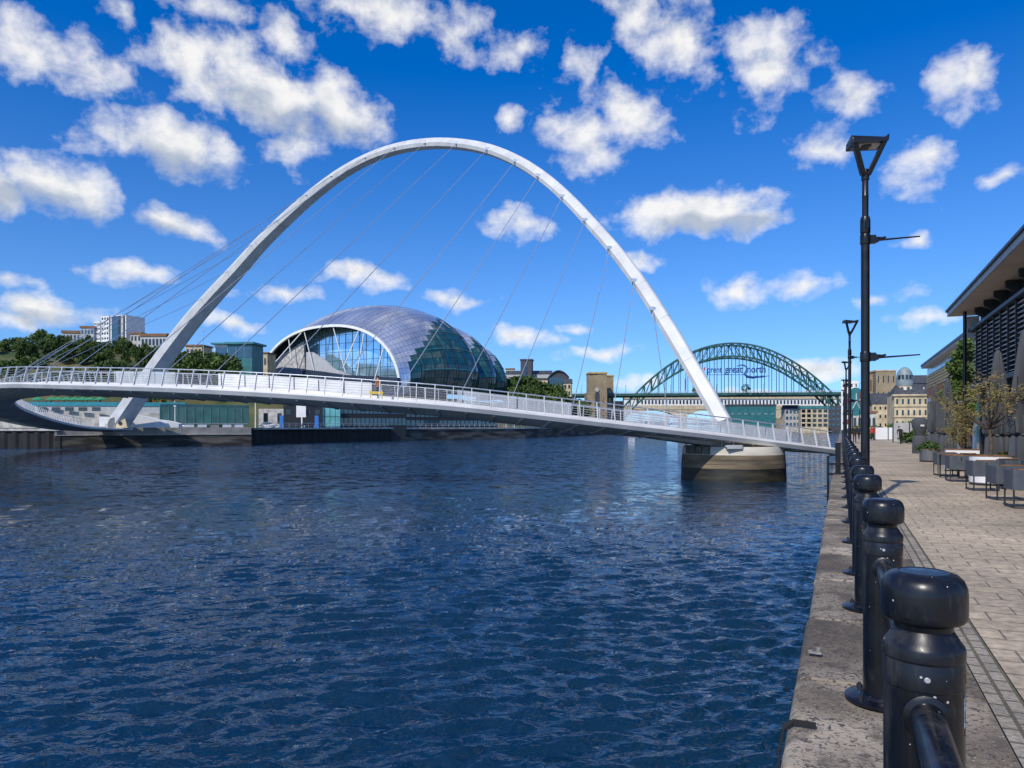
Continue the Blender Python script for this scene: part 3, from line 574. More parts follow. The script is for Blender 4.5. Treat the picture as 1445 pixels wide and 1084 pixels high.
for k in range(9):
    a = R(150+k*13); q0 = pc+Vector((3.8*math.cos(a), 3.8*math.sin(a), .02)); mb.bar(q0, q0+Vector((0, 0, .8)), .05, .05)
    if k: mb.bar(pq+Vector((0, 0, .78)), q0+Vector((0, 0, .78)), .04, .04)
    pq = q0
mb.build('guard_rail', M['steel'], root)
# ------------------------------------------------------------ far bank: terrain, quay walls
BANK = [(-520, 100), (-200, 143), (-93, 149.5), (-61, 172), (-57, 188), (-39, 222), (4.6, 275), (37, 352), (62, 440), (92, 580), (150, 760), (210, 1000)]
def bdist(x, y):
    best = 1e9; sg = 1
    for (x0, y0), (x1, y1) in zip(BANK, BANK[1:]):
        dx, dy = x1-x0, y1-y0; t = max(0, min(1, ((x-x0)*dx+(y-y0)*dy)/(dx*dx+dy*dy))); qx, qy = x-x0-dx*t, y-y0-dy*t; d = math.hypot(qx, qy)
        if d < best-1e-9: best = d; sg = 1 if dx*qy-dy*qx > 0 else -1
    return best*sg
def terr(x, y):
    d = bdist(x, y); a = x/max(y, 1)
    L_ = np.interp(d, [0, 42, 54, 66, 84, 104, 140, 260], [1.3, 1.3, 7.2, 12, 20, 26.5, 32, 44])
    S_ = np.interp(d, [0, 24, 32, 42, 140, 220], [1.3, 1.3, 7, 13.5, 15, 22])
    R_ = np.interp(d, [0, 20, 40, 70, 100, 180], [1.3, 1.6, 10, 24, 29, 34])
    w1 = sstep(-.42, -.33, a); w2 = sstep(-.02, .05, a); w3 = sstep(540, 600, y)
    z = L_*(1-w1)+S_*w1; z = z*(1-w2)+R_*w2; return z*(1-w3)+(2+.12*max(0, d-20))*w3 if d > 0 else z
mb = MB(); xs = np.arange(-420, 301, 6); ys = np.concatenate([np.arange(130, 640, 6), np.arange(640, 1100, 20)])
grid = {}
for j, y in enumerate(ys):
    for i, x in enumerate(xs):
        d = bdist(x, y); z = terr(x, y)+(.5*math.sin(x*.13+y*.07)+.35*math.sin(x*.31-y*.23))*sstep(30, 60, d)
        if d < 3: z = -6
        grid[i, j] = len(mb.v); mb.v.append((x, y, z-.05))
for j in range(len(ys)-1):
    for i in range(len(xs)-1):
        q = [grid[i, j], grid[i+1, j], grid[i+1, j+1], grid[i, j+1]]
        if max(mb.v[k][2] for k in q) > -5.9: mb.f.append(tuple(q)); mb.m.append(0)
M['grass'] = mk('dry_grass_bank', (.035, .062, .014), .95, 0, 0, .05, col2=(.17, .135, .045), lo=.44, hi=.70, bump=.6, bscale=.8, detail=9)
tag(mb.build('terrain', M['grass'], smooth=60), kind='structure')
def strip(name, pts, w0, w1, z, mat, label=None, cat=None, kind=None, h=None, parent=None, mats=None):
    """a band along a polyline between two left offsets"""
    p = [Vector((x, y, 0)) for x, y in pts]; nr = []
    for i in range(len(p)):
        t = (p[min(i+1, len(p)-1)]-p[max(i-1, 0)]).normalized(); nr.append(Vector((-t.y, t.x, 0)))
    mb = MB()
    if h is None:
        for i in range(len(p)-1): mb.poly([p[i]+nr[i]*w0+Vector((0, 0, z)), p[i+1]+nr[i+1]*w0+Vector((0, 0, z)), p[i+1]+nr[i+1]*w1+Vector((0, 0, z)), p[i]+nr[i]*w1+Vector((0, 0, z))])
    else:
        mb.loft([[p[i]+nr[i]*a+Vector((0, 0, b)) for a, b in ((w0, z), (w0, z+h), (w1, z+h), (w1, z))] for i in range(len(p))])
    o = mb.build(name, mat, parent); return tag(o, label, cat, None, kind)
strip('far_promenade', BANK, 1.2, 19, 1.32, mk('far_paving', (.26, .24, .21), .9, 0, .2, .4), kind='structure')
M['pile'] = mk('tarred_steel_piling', (.014, .013, .012), .7, .1, .5, .8, stretch=(1, 1, .3))
def piling(name, label, pts, ztop):
    root = thing(name, label, 'quay wall', (pts[0][0], pts[0][1], WATER))
    ring = []; tot = 0
    pl = []
    for (x0, y0), (x1, y1) in zip(pts, pts[1:]):
        n = max(1, int(math.hypot(x1-x0, y1-y0)/.55)); pl += [(x0+(x1-x0)*k/n, y0+(y1-y0)*k/n) for k in range(n)]
    pl.append(pts[-1]); mb = MB()
    t = Vector((pts[-1][0]-pts[0][0], pts[-1][1]-pts[0][1], 0)).normalized(); nr = Vector((t.y, -t.x, 0))
    vs = []
    for k, (x, y) in enumerate(pl):
        o = .28 if (k//2) % 2 else 0; vs.append((x+nr.x*o, y+nr.y*o))
    mb.loft([[(x, y, WATER-2), (x, y, ztop-.35)] for x, y in vs], closed=False); mb.build('sheet_piling', M['pile'], root)
    cp = MB(); cp.loft([[Vector((x, y, 0))+nr*a+Vector((0, 0, b)) for a, b in ((.5, ztop-.45), (.5, ztop), (-1.6, ztop), (-1.6, ztop-.45))] for x, y in (pts[0], pts[-1])]); cp.build('capping_beam', M['conc'], root)
    return root
# sheet piling left of the bridge pier, in the shadow of the deck; piling right of it
piling('quay_wall', 'dark sheet piled quay wall under the curve of the bridge deck at the left', [(-200, 143), (-92.5, 149.7)], 1.2)
piling('quay_wall', 'dark ribbed sheet piling with a pale capping beam, right of the far bridge pier', [(-62.5, 175.5), (-57, 188), (-36.5, 222.5)], 1.35)
M['oldwall'] = mk('old_stained_quay_stone', (.03, .028, .022), .85, 0, 0, .35, col2=(.15, .135, .11), lo=.42, hi=.62, stretch=(.4, .4, 2.5), bump=.4, bscale=3)
root = thing('quay_wall', 'long dark stone quay wall below the curved glass concert hall', 'quay wall', (-36, 224, WATER))
mb = MB(); pts = BANK[5:]; mb.loft([[Vector((x+a, y, b)) for a, b in ((.3, WATER-2), (.3, -.4), (0, -.35), (0, .75), (-3, .75))] for x, y in pts], closed=False); mb.build('wall', M['oldwall'], root)
mb = MB(); mb.loft([[Vector((x+a, y, b)) for a, b in ((.3, .75), (.3, 1.35), (-1.5, 1.35), (-1.5, .75))] for x, y in pts]); mb.build('capping', M['conc'], root)
# ------------------------------------------------------------ far bridge pier, abutment, glass screen
A_ = Vector((-93.5, 149.2, 0)); B_ = Vector((-61.3, 171.6, 0)); t = (B_-A_).normalized(); nb = Vector((-t.y, t.x, 0))
root = thing('bridge_pier', 'grey stone pier at the left end of the footbridge, with a dark tide band', 'pier', A_+Vector((0, 0, WATER)))
for nm, off, z0, z1, mt in (('tide_band', -.25, WATER-2, -.25, 'oldwall'), ('ledge', -.4, -.25, -.12, 'conc'), ('stone_course', 0, -.12, 1.45, 'pierblk')):
    if mt == 'pierblk': M[mt] = mk('grey_pier_stone', (.20, .19, .17), .85, 0, 0, .5, col2=(.36, .345, .31), bump=.3, bscale=4, stretch=(1, 1, .8))
    mb = MB(); a = A_+nb*off-t*.0; b = B_+nb*off
    mb.prism([a+Vector((0, 0, z0)), b+Vector((0, 0, z0)), b+nb*16+Vector((0, 0, z0)), a+nb*10+Vector((0, 0, z0))], (0, 0, z1-z0)); mb.build(nm, M[mt], root)
for k in range(9):
    mb = MB(); c = A_+t*(15+k*2.7)+nb*.65+Vector((0, 0, 1.85)); mb.box(c, (1.9 if k else 3, .5, .8), math.atan2(t.y, t.x)); mb.build('parapet_block', M['whitew' if k % 3 else 'pierblk'], root, bevel=.04)
mb = MB(); mb.box(A_+t*26+nb*.7+Vector((0, 0, 2.33)), (25, .8, .12), math.atan2(t.y, t.x)); mb.build('parapet_coping', M['lgrey'], root)
root = thing('abutment', 'white curved concrete abutment at the foot of the arch on the far pier', 'abutment', G(165, 151, 1.45))
mb = MB()   # sweeping white wing walls
for x0, x1, y0a, y0b, dd in ((140, 186, 588, 596, 153.5), (186, 232, 586, 597.5, 156), (214, 252, 592, 598, 158)):
    n = 8; bot = []; top = []
    for k in range(n+1):
        f = k/n; px = x0+(x1-x0)*f; y = y0a+(y0b-y0a)*f*f; top.append(P(px, y, dd+f*2)); bot.append(G(px, dd+f*2, 1.4))
    mb.prism(bot+top[::-1], (.3, 1.2, 0))
mb.build('wing_wall', M['whitew'], root)
mb = MB(); c = P(160, 597, 150.8); mb.tube([c+Vector((-.2, 0, -.3)), c+Vector((.9, -.9, -.3))], 1.5, 20); mb.build('hinge_drum', M['conc'], root, smooth=40)
mb = MB(); c = P(172, 598, 150.6); mb.loft([[c+Vector((-1.4, -.6, -.9)), c+Vector((1.5, -.6, -.9)), c+Vector((1.0, -.6, 1.0)), c+Vector((-1.0, -.6, 1.0))], [c+Vector((-1.4, .8, -.9)), c+Vector((1.5, .8, -.9)), c+Vector((1.0, .8, 1.0)), c+Vector((-1.0, .8, 1.0))]]); hb_ = mb.build('hinge_block', M['sand'], root, bevel=.05)
mb = MB(); mb.tube([c+Vector((0, -.75, .1)), c+Vector((0, -.55, .1))], .38, 14); mb.build('hinge_pin', M['dark'], hb_)
# retaining wall behind, with blue band
Dw = 186; ax = [(-30, 0), (60, 0), (165, 1), (262, 3)]
root = thing('retaining_wall', 'grey concrete retaining wall with a blue railing band, seen beneath the bridge deck', 'wall', G(100, Dw, 1.3))
pw = [(G(px, Dw+k*2).x, Dw+k*2) for px, k in ax]
mb = MB(); mb.loft([[Vector((x, y+a, z)) for a, z in ((0, 1.2), (0, 5.2), (1, 5.2), (1, 1.2))] for x, y in pw]); mb.build('wall', M['conc'], root)
mb = MB(); mb.loft([[Vector((x, y+a, z)) for a, z in ((.1, 5.2), (.1, 6.9), (.9, 6.9), (.9, 5.2))] for x, y in pw]); mb.build('upper_wall', M['lgrey'], root)
mb = MB(); mb.loft([[Vector((x, y+a, z)) for a, z in ((-.1, 6.9), (-.1, 7.9), (.2, 7.9), (.2, 6.9))] for x, y in pw]); mb.build('blue_band', mk('turquoise_paint', (.02, .22, .28), .5), root)
for k in range(7):
    mb = MB(); c = G(22+k*19, Dw-.08, 6.05); mb.box(c, (2.2, .12, 1.0)); mb.build('opening', M['glassd'], root)
# glass screen wall on the pier
root = thing('glass_screen', 'green tinted glass wind screen standing on the far pier', 'glass screen', G(290, 168, 1.4))
gm = glass('green_tinted_glass', (.05, .15, .12), .15); gm.node_tree.nodes['Principled BSDF'].inputs['Alpha'].default_value = .85
p0 = G(226, 168, 0); p1 = G(352, 181, 0)
for k in range(11):
    a = p0.lerp(p1, k/11); b = p0.lerp(p1, (k+.96)/11); mb = MB()
    mb.prism([a+Vector((0, 0, 1.9)), b+Vector((0, 0, 1.9)), b+Vector((0, 0, 6.6)), a+Vector((0, 0, 6.6))], (0, .05, 0)); mb.build('glass_pane', gm, root)
    mb = MB(); mb.bar(a+Vector((0, -.05, 1.4)), a+Vector((0, -.05, 6.8)), .14); mb.build('post', M['teal'], root)
mb = MB(); mb.bar(p0+Vector((0, 0, 6.75)), p1+Vector((0, 0, 6.75)), .3, .25); mb.build('top_rail', M['teal'], root)
# slender white poles
for i, (px, yt, yb, D, r, lab) in enumerate([(360.5, 566, 606, 176, .16, 'white pole standing at the right corner of the far pier'), (247, 573, 598, 166, .12, 'white pole in front of the green glass screen'), (287, 466, 545, 250, .14, 'thin grey lighting mast on the far hillside left of the teal block')]):
    mb = MB(); a = P(px, yb, D); mb.tube([a, P(px, yt, D)], [r, r*.7], 8); mb.box(P(px, yt, D), (r*4, r*3, r*2)); tag(mb.build('pole', M['lgrey'] if i == 2 else M['whitew'], origin=a), lab, 'pole')
# ------------------------------------------------------------ generic far buildings
def building(name, label, px0, px1, yt, D, zb, dep, wall, yaw=0, rows=3, cols=5, win='glassd', roof=None, ww=.5, wh=.55, scols=0, roofh=.8, over=.4, cat='building', wz=(0, 1), sidewall=None, flat=True, zt=None):
    x0, x1 = G(px0, D).x, G(px1, D).x; W = (x1-x0)/math.cos(yaw); zt = zt or ZY(yt, D); H = zt-zb; o = Vector((x0, D, zb))
    root = thing(name, label, cat, o, yaw); MT = Matrix.Rotation(yaw, 3, 'Z')
    def w_(x, y, z): return o+MT@Vector((x, y, z))
    mb = MB(); mb.prism([w_(0, 0, -12), w_(W, 0, -12), w_(W, dep, -12), w_(0, dep, -12)], (0, 0, H+12)); mb.build('wall', M[wall], root)
    if roof:
        mb = MB(); mb.prism([w_(-over, -over, H), w_(W+over, -over, H), w_(W+over, dep+over, H), w_(-over, dep+over, H)], (0, 0, roofh)) if flat else mb.loft([[w_(-over, -over, H), w_(-over, dep/2, H+roofh), w_(-over, dep+over, H)], [w_(W+over, -over, H), w_(W+over, dep/2, H+roofh), w_(W+over, dep+over, H)]])
        mb.build('roof', M[roof], root)
    def wins(n, length, place, rot):
        for r_ in range(rows):
            for c_ in range(n):
                cw = length/n; z0 = H*(wz[0]+(wz[1]-wz[0])*(r_+.5)/rows); hh = H*(wz[1]-wz[0])/rows*wh
                mb = MB(); mb.box(place(cw*(c_+.5), z0), (cw*ww, .16, hh), yaw+rot); mb.build('window', M[win], root)
    wins(cols, W, lambda u, z: w_(u, -.03, z), 0)
    if scols: wins(abs(scols), dep, (lambda u, z: w_(W+.03, u, z)) if scols > 0 else (lambda u, z: w_(-.03, u, z)), R(90))
    return root, w_, W, H
# white tower block with lit left face and dark blue stripe
D = 330; zb = 34
rt, w_, W, H = building('tower_block', 'white high-rise tower block with a dark blue stripe, standing above the trees at left', 156, 184, 446, D, zb, 10, 'whitew', R(-22), 8, 0, roof=None)
for nm, x0, x1, mt in (('blue_stripe', .1, .52, 'glassb'), ('dark_stripe', .55, .68, 'glassd'), ('pale_panel', .7, .84, 'lgrey'), ('dark_stripe', .86, .93, 'glassd')):
    mb = MB(); mb.box(w_(W*(x0+x1)/2, -.12, H*.5), (W*(x1-x0), .3, H*.97), R(-22)); mb.build(nm, M[mt], rt)
f0 = G(156, D); x0 = G(133, D+6); ang = math.atan2(f0.y-x0.y, f0.x-x0.x)
rt2, w2, W2, H2 = building('tower_block', 'white stepped tower block face with rows of small square windows at left of the skyline', 143, 155.6, 446.5, D+4, zb, 12, 'whitew', R(-16), 8, 3, ww=.5, wh=.42)
building('tower_block', 'lower white block with small windows joined to the left of the tower', 133, 142.8, 454, D+7, zb, 12, 'whitew', R(-16), 7, 3, ww=.45, wh=.42)
building('apartment_block', 'long pale apartment block with brown roof on the hill left of the white tower', 88, 120, 470, 338, 33, 10, 'lgrey', R(9), 3, 7, roof='brownroof', roofh=1.2, win='glassd')
building('apartment_block', 'pale apartment block with brown roof touching the left of the white tower', 114, 133, 463, 336, 33, 9, 'lgrey', R(-4), 4, 4, roof='brownroof', roofh=.9, win='glassb', ww=.6)
building('apartment_block', 'grey flats with a brown roof just right of the white tower', 184, 200, 472, 325, 28, 9, 'conc', R(-8), 4, 3, roof='brownroof', roofh=.8, win='glassd')
building('apartment_block', 'grey and white terrace with brown roof left of the arch leg', 199, 236, 475, 318, 26, 9, 'lgrey', R(-5), 3, 7, roof='brownroof', roofh=1.2, win='glassd', ww=.6)
building('house', 'brown flat-roofed building right of the arch leg on the hill', 262, 286, 489, 300, 25, 8, 'sand', R(-6), 2, 4, roof='brownroof', roofh=.7)
rt, w_, W, H = building('teal_block', 'teal clad block with a flat overhanging roof beside the concert hall', 321, 357, 486, 262, 17, 9, 'teal', R(-6), 1, 3, roof='teal', roofh=.7, over=.9, win='glassb', wz=(.62, .98), ww=.8, wh=.8)
mb = MB(); mb.prism([w_(-5.2, .5, H*.55), w_(0, .5, H*.55), w_(0, 8, H*.55), w_(-5.2, 8, H*.55)], (0, 0, H*.45-.02)); mb.build('white_wing', M['whitew'], rt)
mb = MB(); mb.box(w_(-2.6, .45, H*.78), (4.4, .14, H*.3), R(-6)); mb.build('window', M['glassb'], rt)
mb = MB(); mb.prism([w_(-6, -.6, H+.01), w_(1, -.6, H+.01), w_(1, 8.6, H+.01), w_(-6, 8.6, H+.01)], (0, 0, .6)); mb.build('roof', M['teal'], rt)
building('house', 'small cream building with an orange roof left of the concert hall', 357, 378, 499, 292, 18, 8, 'sand', R(-5), 2, 3, roof='brownroof', roofh=.5, ww=.3, wh=.4)
# buildings at the foot of the concert hall, below the deck
D = 205
rt, w_, W, H = building('waterfront_building', 'low dark waterfront building with a white sign board, seen under the bridge deck', 400, 452, 572, D, 1.3, 8, 'dark', R(12), 1, 4, win='glassd', wz=(.5, .9))
building('waterfront_building', 'grey concrete block behind the parked silver car', 365, 402, 577, 204, 1.3, 8, 'conc', R(10), 1, 2, win='glassd', ww=.3)
rt, w_, W, H = building('glass_pavilion', 'turquoise glass pavilion on the far quay under the bridge deck', 451, 479, 573, 208, 1.3, 7, 'teal', R(12), 1, 0, win='glassb')
pg = mk('turquoise_glass', (.12, .38, .38), .12, 0, .2, .5, coat=.6)
for k in range(4):
    for r_ in range(2):
        mb = MB(); mb.box(w_(W*(k+.5)/4, -.06, H*(.27+.46*r_)), (W*.225, .16, H*.43), R(12)); mb.build('glass_pane', pg, rt)
rt, w_, W, H = building('waterfront_building', 'long dark glazed waterfront terrace with pale posts, beneath the concert hall', 479, 566, 570, 216, 1.3, 9, 'dark', R(28), 2, 16, win='glassb', ww=.82, wh=.62)
rt, w_, W, H = building('waterfront_building', 'far end of the dark glazed waterfront terrace with white window frames', 566, 700, 578, 243, 1.3, 9, 'dark', R(40), 2, 22, win='glassb', ww=.8, wh=.62)
mb = MB(); c = P(425, 577, 200); a = G(426, 200, 1.3)
mb.box(c+Vector((0, 0, -.3)), (2.6, .25, 4.0)); mb.bar(a, a+Vector((0, 0, 4)), .3); tag(mb.build('notice_board', M['whitew'], origin=a), 'white sign board on a post on the far quay', 'sign')
for px in (397.5, 447):
    a = G(px, 196, 1.3); mb = MB(); mb.box(a+Vector((0, 0, 1.6)), (1.0, .3, 3.2)); mb.box(a+Vector((0, 0, .15)), (1.2, .5, .3)); mb.box(a+Vector((0, 0, 3.25)), (1.06, .36, .1))
    tag(mb.build('blue_totem', M['blue'], origin=a), 'upright blue information totem '+('behind the silver car on the far quay' if px < 400 else 'in front of the turquoise glass pavilion'), 'totem', 'blue totems on the far quay')
for k, (px, D, h) in enumerate([(611, 255, 7), (623, 258, 6.5), (634, 262, 6.5), (714, 276, 6.5), (726, 280, 6)]):
    a = G(px, D, 1.3); mb = MB(); mb.tube([a, a+Vector((0, 0, h))], [.2, .16], 8); mb.box(a+Vector((0, 0, .2)), (.6, .6, .4)); mb.box(a+Vector((0, 0, h)), (.5, .5, .15))
    tag(mb.build('post', M['sand'] if k < 1 else M['lgrey'], origin=a), ['thick tan post', 'second slim post', 'third slim post', 'pale post farther right', 'pale post farthest right'][k]+' on the far quay below the concert hall', 'post', 'posts on the far quay')
# railing along the far quay
def railing(name, label, pts, z0, h, step, mat, parent=None):
    root = thing(name, label, 'railing', Vector((pts[0][0], pts[0][1], z0))); n = 0
    for (xa, ya), (xb, yb) in zip(pts, pts[1:]):
        a = Vector((xa, ya, z0)); b = Vector((xb, yb, z0)); k = max(1, int((b-a).length/step))
        for z in (h, h*.55):
            mb = MB(); mb.bar(a+Vector((0, 0, z)), b+Vector((0, 0, z)), .09); mb.build('rail', mat, root)
        for i in range(k):
            if n < 99: mb = MB(); q = a.lerp(b, i/k); mb.bar(q, q+Vector((0, 0, h)), .09); mb.build('railing_post', mat, root); n += 1
    return root
railing('railing', 'grey quay railing along the sheet piling on the far bank', [(-62, 176.6), (-57.5, 188.5), (-37.5, 223)], 1.35, 1.15, 2.2, M['lgrey'])
railing('railing', 'dark quay railing along the stone wall below the concert hall', [(-38, 225), (3.5, 277), (34, 350)], 1.35, 1.15, 2.6, M['lgrey'])
# ------------------------------------------------------------ curved concert hall
K = 1.18; a_ = Vector((.5, .866, 0)); c_ = Vector((-.866, .5, 0)); ZB = 15.5
C0 = Vector((-44.2, 289, 0))+c_*(34.3*K)
LW = [(0, 34.3), (12, 38), (26, 40.5), (44, 38), (45.2, 35.8), (53, 38), (61.5, 35.6), (62.7, 33.4), (71, 35), (80, 28), (85, 19), (88, 8)]
LH = [(0, 24.2), (8, 29.2), (18, 33.6), (28, 35.2), (38, 34.4), (44, 32.6), (45.2, 29.8), (52, 31.6), (61.5, 29.4), (62.7, 26.6), (69.5, 27.8), (79, 23), (85, 15), (88, 7)]
def fine(t, l):
    a = np.array(t); x = a[:, 0]; y = a[:, 1]; i = int(np.clip(np.searchsorted(x, l)-1, 0, len(x)-2))
    m = np.gradient(y, x); m = np.clip(m, -.9, 1.2); h = x[i+1]-x[i]; t_ = (l-x[i])/h
    return (1+2*t_)*(1-t_)**2*y[i]+t_*(1-t_)**2*h*m[i]+t_*t_*(3-2*t_)*y[i+1]+t_*t_*(t_-1)*h*m[i+1]
def SH(l, th, off=0.0):
    W = fine(LW, l)*K+off; H = fine(LH, l)*K+off; co_, si = math.cos(th), math.sin(th)
    x = math.copysign(abs(co_)**.86, co_); z = max(0, si)**.92
    x *= 1-.10*max(0, 1-z*3.2)**2*min(1, l/10)
    return C0+a_*(l*K)-c_*(W*x)+Vector((0, 0, ZB+H*z))
hall = thing('concert_hall', 'large curved steel and glass concert hall with three bulging shells across the river', 'concert hall', C0+Vector((0, 0, ZB)))
def mat_panel():
    m = mk('polished_steel_panel', (.78, .81, .88), .2, .78, .2, .06, rvar=.07, detail=3); return m
M['panel'] = mat_panel(); M['sageglass'] = glass('dark_teal_hall_glass', (.016, .085, .095), .1, .5)
core = MB(); nl, nt_ = 66, 44
core.loft([[SH(.6+l, math.pi*j/nt_, -.35) for j in range(nt_+1)] for l in np.linspace(0, 87, nl)], closed=False); core.build('inner_shell', M['dark'], hall, smooth=60)
def glassy(l, j):   # stepped edge of the glazed river side, as (row, station)
    lim = [4, 4, 4, 4, 4.5, 6, 8.5, 12.5, 16, 19, 22, 25, 29, 33, 37, 41, 60, 61, 62, 63]
    if l > 47 and l < 61: lim2 = [47]*9+[50, 52, 54, 56, 58, 60, 60, 60, 60, 60]
    elif l >= 61: lim2 = [61]*6+[66, 67, 69, 71, 73, 75, 77, 79, 81, 90, 90, 90, 90]
    else: lim2 = lim
    return j < len(lim2)-4 and l >= lim2[j]
st = MB(); gl = MB(); ls = np.linspace(0, 87.4, 59); rp = random.Random(2)
for i in range(len(ls)-1):
    for j in range(nt_):
        l0, l1 = ls[i]+.03, ls[i+1]-.03; t0, t1 = math.pi*(j+.022)/nt_, math.pi*(j+.978)/nt_
        g_ = glassy(ls[i], j); e = .05 if g_ else .12; jt = rp.uniform(-.022, .022)
        q = [SH(l0, t0, e+jt), SH(l1, t0, e-jt), SH(l1, t1, e+jt), SH(l0, t1, e-jt)]
        (gl if g_ else st).poly(q)
st.build('steel_shell', M['panel'], hall); gl.build('glazing', M['sageglass'], hall)
# mullions over the glazed parts and seams between the three shells
mu = MB()
for l in ls[3:]:
    js = [j for j in range(nt_//2) if glassy(l, j)]
    if js and int(l*7) % 2: mu.tube([SH(l, math.pi*j/nt_, .2) for j in range(0, max(js)+2)], .11, 4)
mu.build('mullions', M['dark'], hall)
for l in (44.7, 62.2):
    sm = MB(); sm.tube([SH(l, math.pi*j/40, .25) for j in range(41)], .42, 6); sm.build('shell_seam', M['teal'], hall, smooth=60)
for j in (3.2, 6.4, 9.6):
    fl_ = MB(); fl_.tube([SH(l, math.pi*j/nt_, .08) for l in np.linspace(5+j*1.4, 86, 50)], .25, 4); fl_.build('floor_edge', M['teal'], hall, smooth=60)
# rim of the open end, struts, recessed glass wall, sloping concrete wall
rm = MB(); rm.loft([[SH(0, math.pi*j/48, o_)-a_*d_ for o_, d_ in ((-.45, -.3), (.5, -.3), (.55, .6), (-.5, .7))] for j in range(49)]); rm.build('rim', M['whitew'], hall, smooth=30)
sf = MB(); sf.loft([[SH(l, math.pi*j/40, -.6) for l in (.2, 3, 7.5)] for j in range(41)], closed=False, caps=False); sf.build('rim_soffit', M['dark'], hall, smooth=60)
gw = MB(); LG = 7.2
arc = [SH(LG, math.pi*j/40, -.7) for j in range(41)]
gw.prism(arc, a_*.3); gw.build('end_glazing', mk('pale_blue_end_glass', (.52, .74, .9), .1, .75, .15, .2, rvar=.04), hall)
mm = MB()
for k in range(1, 22):
    x = -1+2*k/22; th = math.acos(max(-1, min(1, math.copysign(abs(x)**(1/.86), x)))); p = SH(LG, th, -.8)-a_*.12; mm.bar(Vector((p.x, p.y, ZB)), p, .14)
for k in range(1, 9):
    z = k/9.0; th = math.asin(z**(1/.92)); mm.bar(SH(LG, th, -.8)-a_*.12, SH(LG, math.pi-th, -.8)-a_*.12, .12)
mm.build('end_mullions', M['teal'], hall)
def rimpt(px): return min((SH(.3, math.pi*j/160, -.4) for j in range(161)), key=lambda p: abs(proj(p)[0]-px)+(0 if p.z > ZB+3 else 50))
for (xa, xb, yb) in ((429, 445, 530), (471, 488, 527), (514, 503, 533), (543, 528, 538), (428, 372, 530), (507, 484, 520), (408, 413, 524)):
    p = rimpt(xa); q = P(xb, yb, p.y-1.0); mb = MB(); mb.tube([p-a_*.3, q], .24, 8); mb.build('strut', M['whitew'], hall, smooth=60)
def ep(px, py, l=3.2):      # a point of the end wall plane seen at a photo pixel
    d = Vector(((px-CX)/F, 1, (HY-py)/F)); o0 = Vector((0, 0, EYE)); p0 = C0+a_*(l*K); t = (p0-o0).dot(a_)/d.dot(a_); return o0+d*t
mb = MB(); mb.prism([ep(x, y) for x, y in ((372, 545), (376, 522), (400, 500), (428, 482), (432, 545))], a_*.8); mb.build('concrete_wall', M['conc'], hall)
mb = MB(); mb.prism([ep(x, y, 1.8) for x, y in ((432, 545), (432, 497), (441, 497), (461, 510), (470, 520), (500, 532), (515, 545))], a_*.8); mb.build('stepped_wall', M['lgrey'], hall)
mb = MB(); mb.prism([ep(x, y, -2) for x, y in ((360, 545), (362, 520), (395, 520), (398, 518), (452, 524), (485, 529), (560, 533), (566, 560), (400, 560))], a_*2); mb.build('terrace_wall', mk('navy_panel', (.02, .035, .065), .5), hall)
mb = MB(); mb.prism([ep(x, y, -4) for x, y in ((391, 530), (391, 519), (397, 518), (425, 520), (426, 531))], a_*3); mb.build('entrance_pod', mk('navy_gloss', (.015, .03, .07), .2, coat=.6), hall, bevel=.3)
# ------------------------------------------------------------ green arch bridge upriver
SA = Vector((87, 570, 0)); SB_ = Vector((249, 546, 0)); b_ = (SB_-SA).normalized(); LN = (SB_-SA).length; back = Vector((-b_.y, b_.x, 0))
ZD = 27.6; tyne = thing('arch_bridge', 'green steel arch bridge with hanging road deck, spanning the river beyond the white footbridge', 'bridge', SA)
def top_(t): return 16.7+48.6*4*t*(1-t)
def low_(t): return 7.5+47.9*4*t*(1-t)
def tp(t, z, o): return SA+b_*(LN*t)+back*o+Vector((0, 0, z))
NPN = 30
for o in (0, 17):
    mb = MB()
    for f_, w in ((top_, 1.15), (low_, 1.25)):
        for k in range(NPN): mb.bar(tp(k/NPN, f_(k/NPN), o), tp((k+1)/NPN, f_((k+1)/NPN), o), 1.3, w)
    for k in range(NPN+1):
        t = k/NPN; mb.bar(tp(t, top_(t), o), tp(t, low_(t), o), .7, .6)
        if k < NPN:
            t2 = (k+1)/NPN
            if k >= NPN/2: mb.bar(tp(t, top_(t), o), tp(t2, low_(t2), o), .6, .55)
            else: mb.bar(tp(t, low_(t), o), tp(t2, top_(t2), o), .6, .55)
    mb.build('arch_rib', M['green'], tyne)
br2 = MB()
for k in range(3, NPN-2):
    t = k/NPN
    for f_ in (top_, low_): br2.bar(tp(t, f_(t), 0), tp(t, f_(t), 17), .5)
    br2.bar(tp(t, top_(t), 0), tp((k+1)/NPN, top_((k+1)/NPN), 17), .4)
br2.build('cross_bracing', M['green'], tyne)
for o in (0, 17):
    for k in range(NPN+1):
        t = k/NPN; z = low_(t)
        if z > ZD+3: mb = MB(); mb.bar(tp(t, z, o), tp(t, ZD, o), .42, .42); mb.build('hanger', M['green'], tyne)
        elif z < ZD-4 and top_(t) < ZD+6: mb = MB(); mb.bar(tp(t, top_(t) if top_(t) < ZD else z, o), tp(t, ZD-2, o), .8, .8); mb.build('deck_column', M['green'], tyne)
dm = MB(); x0, x1 = -40/LN, 1.06
dm.prism([tp(x0, ZD-2.2, -2.5), tp(x1, ZD-2.2, -2.5), tp(x1, ZD-2.2, 19.5), tp(x0, ZD-2.2, 19.5)], (0, 0, 1.9)); dm.prism([tp(x0, ZD-2.9, 1), tp(x1, ZD-2.9, 1), tp(x1, ZD-2.9, 16), tp(x0, ZD-2.9, 16)], (0, 0, .7)); dm.build('deck', M['green'], tyne)
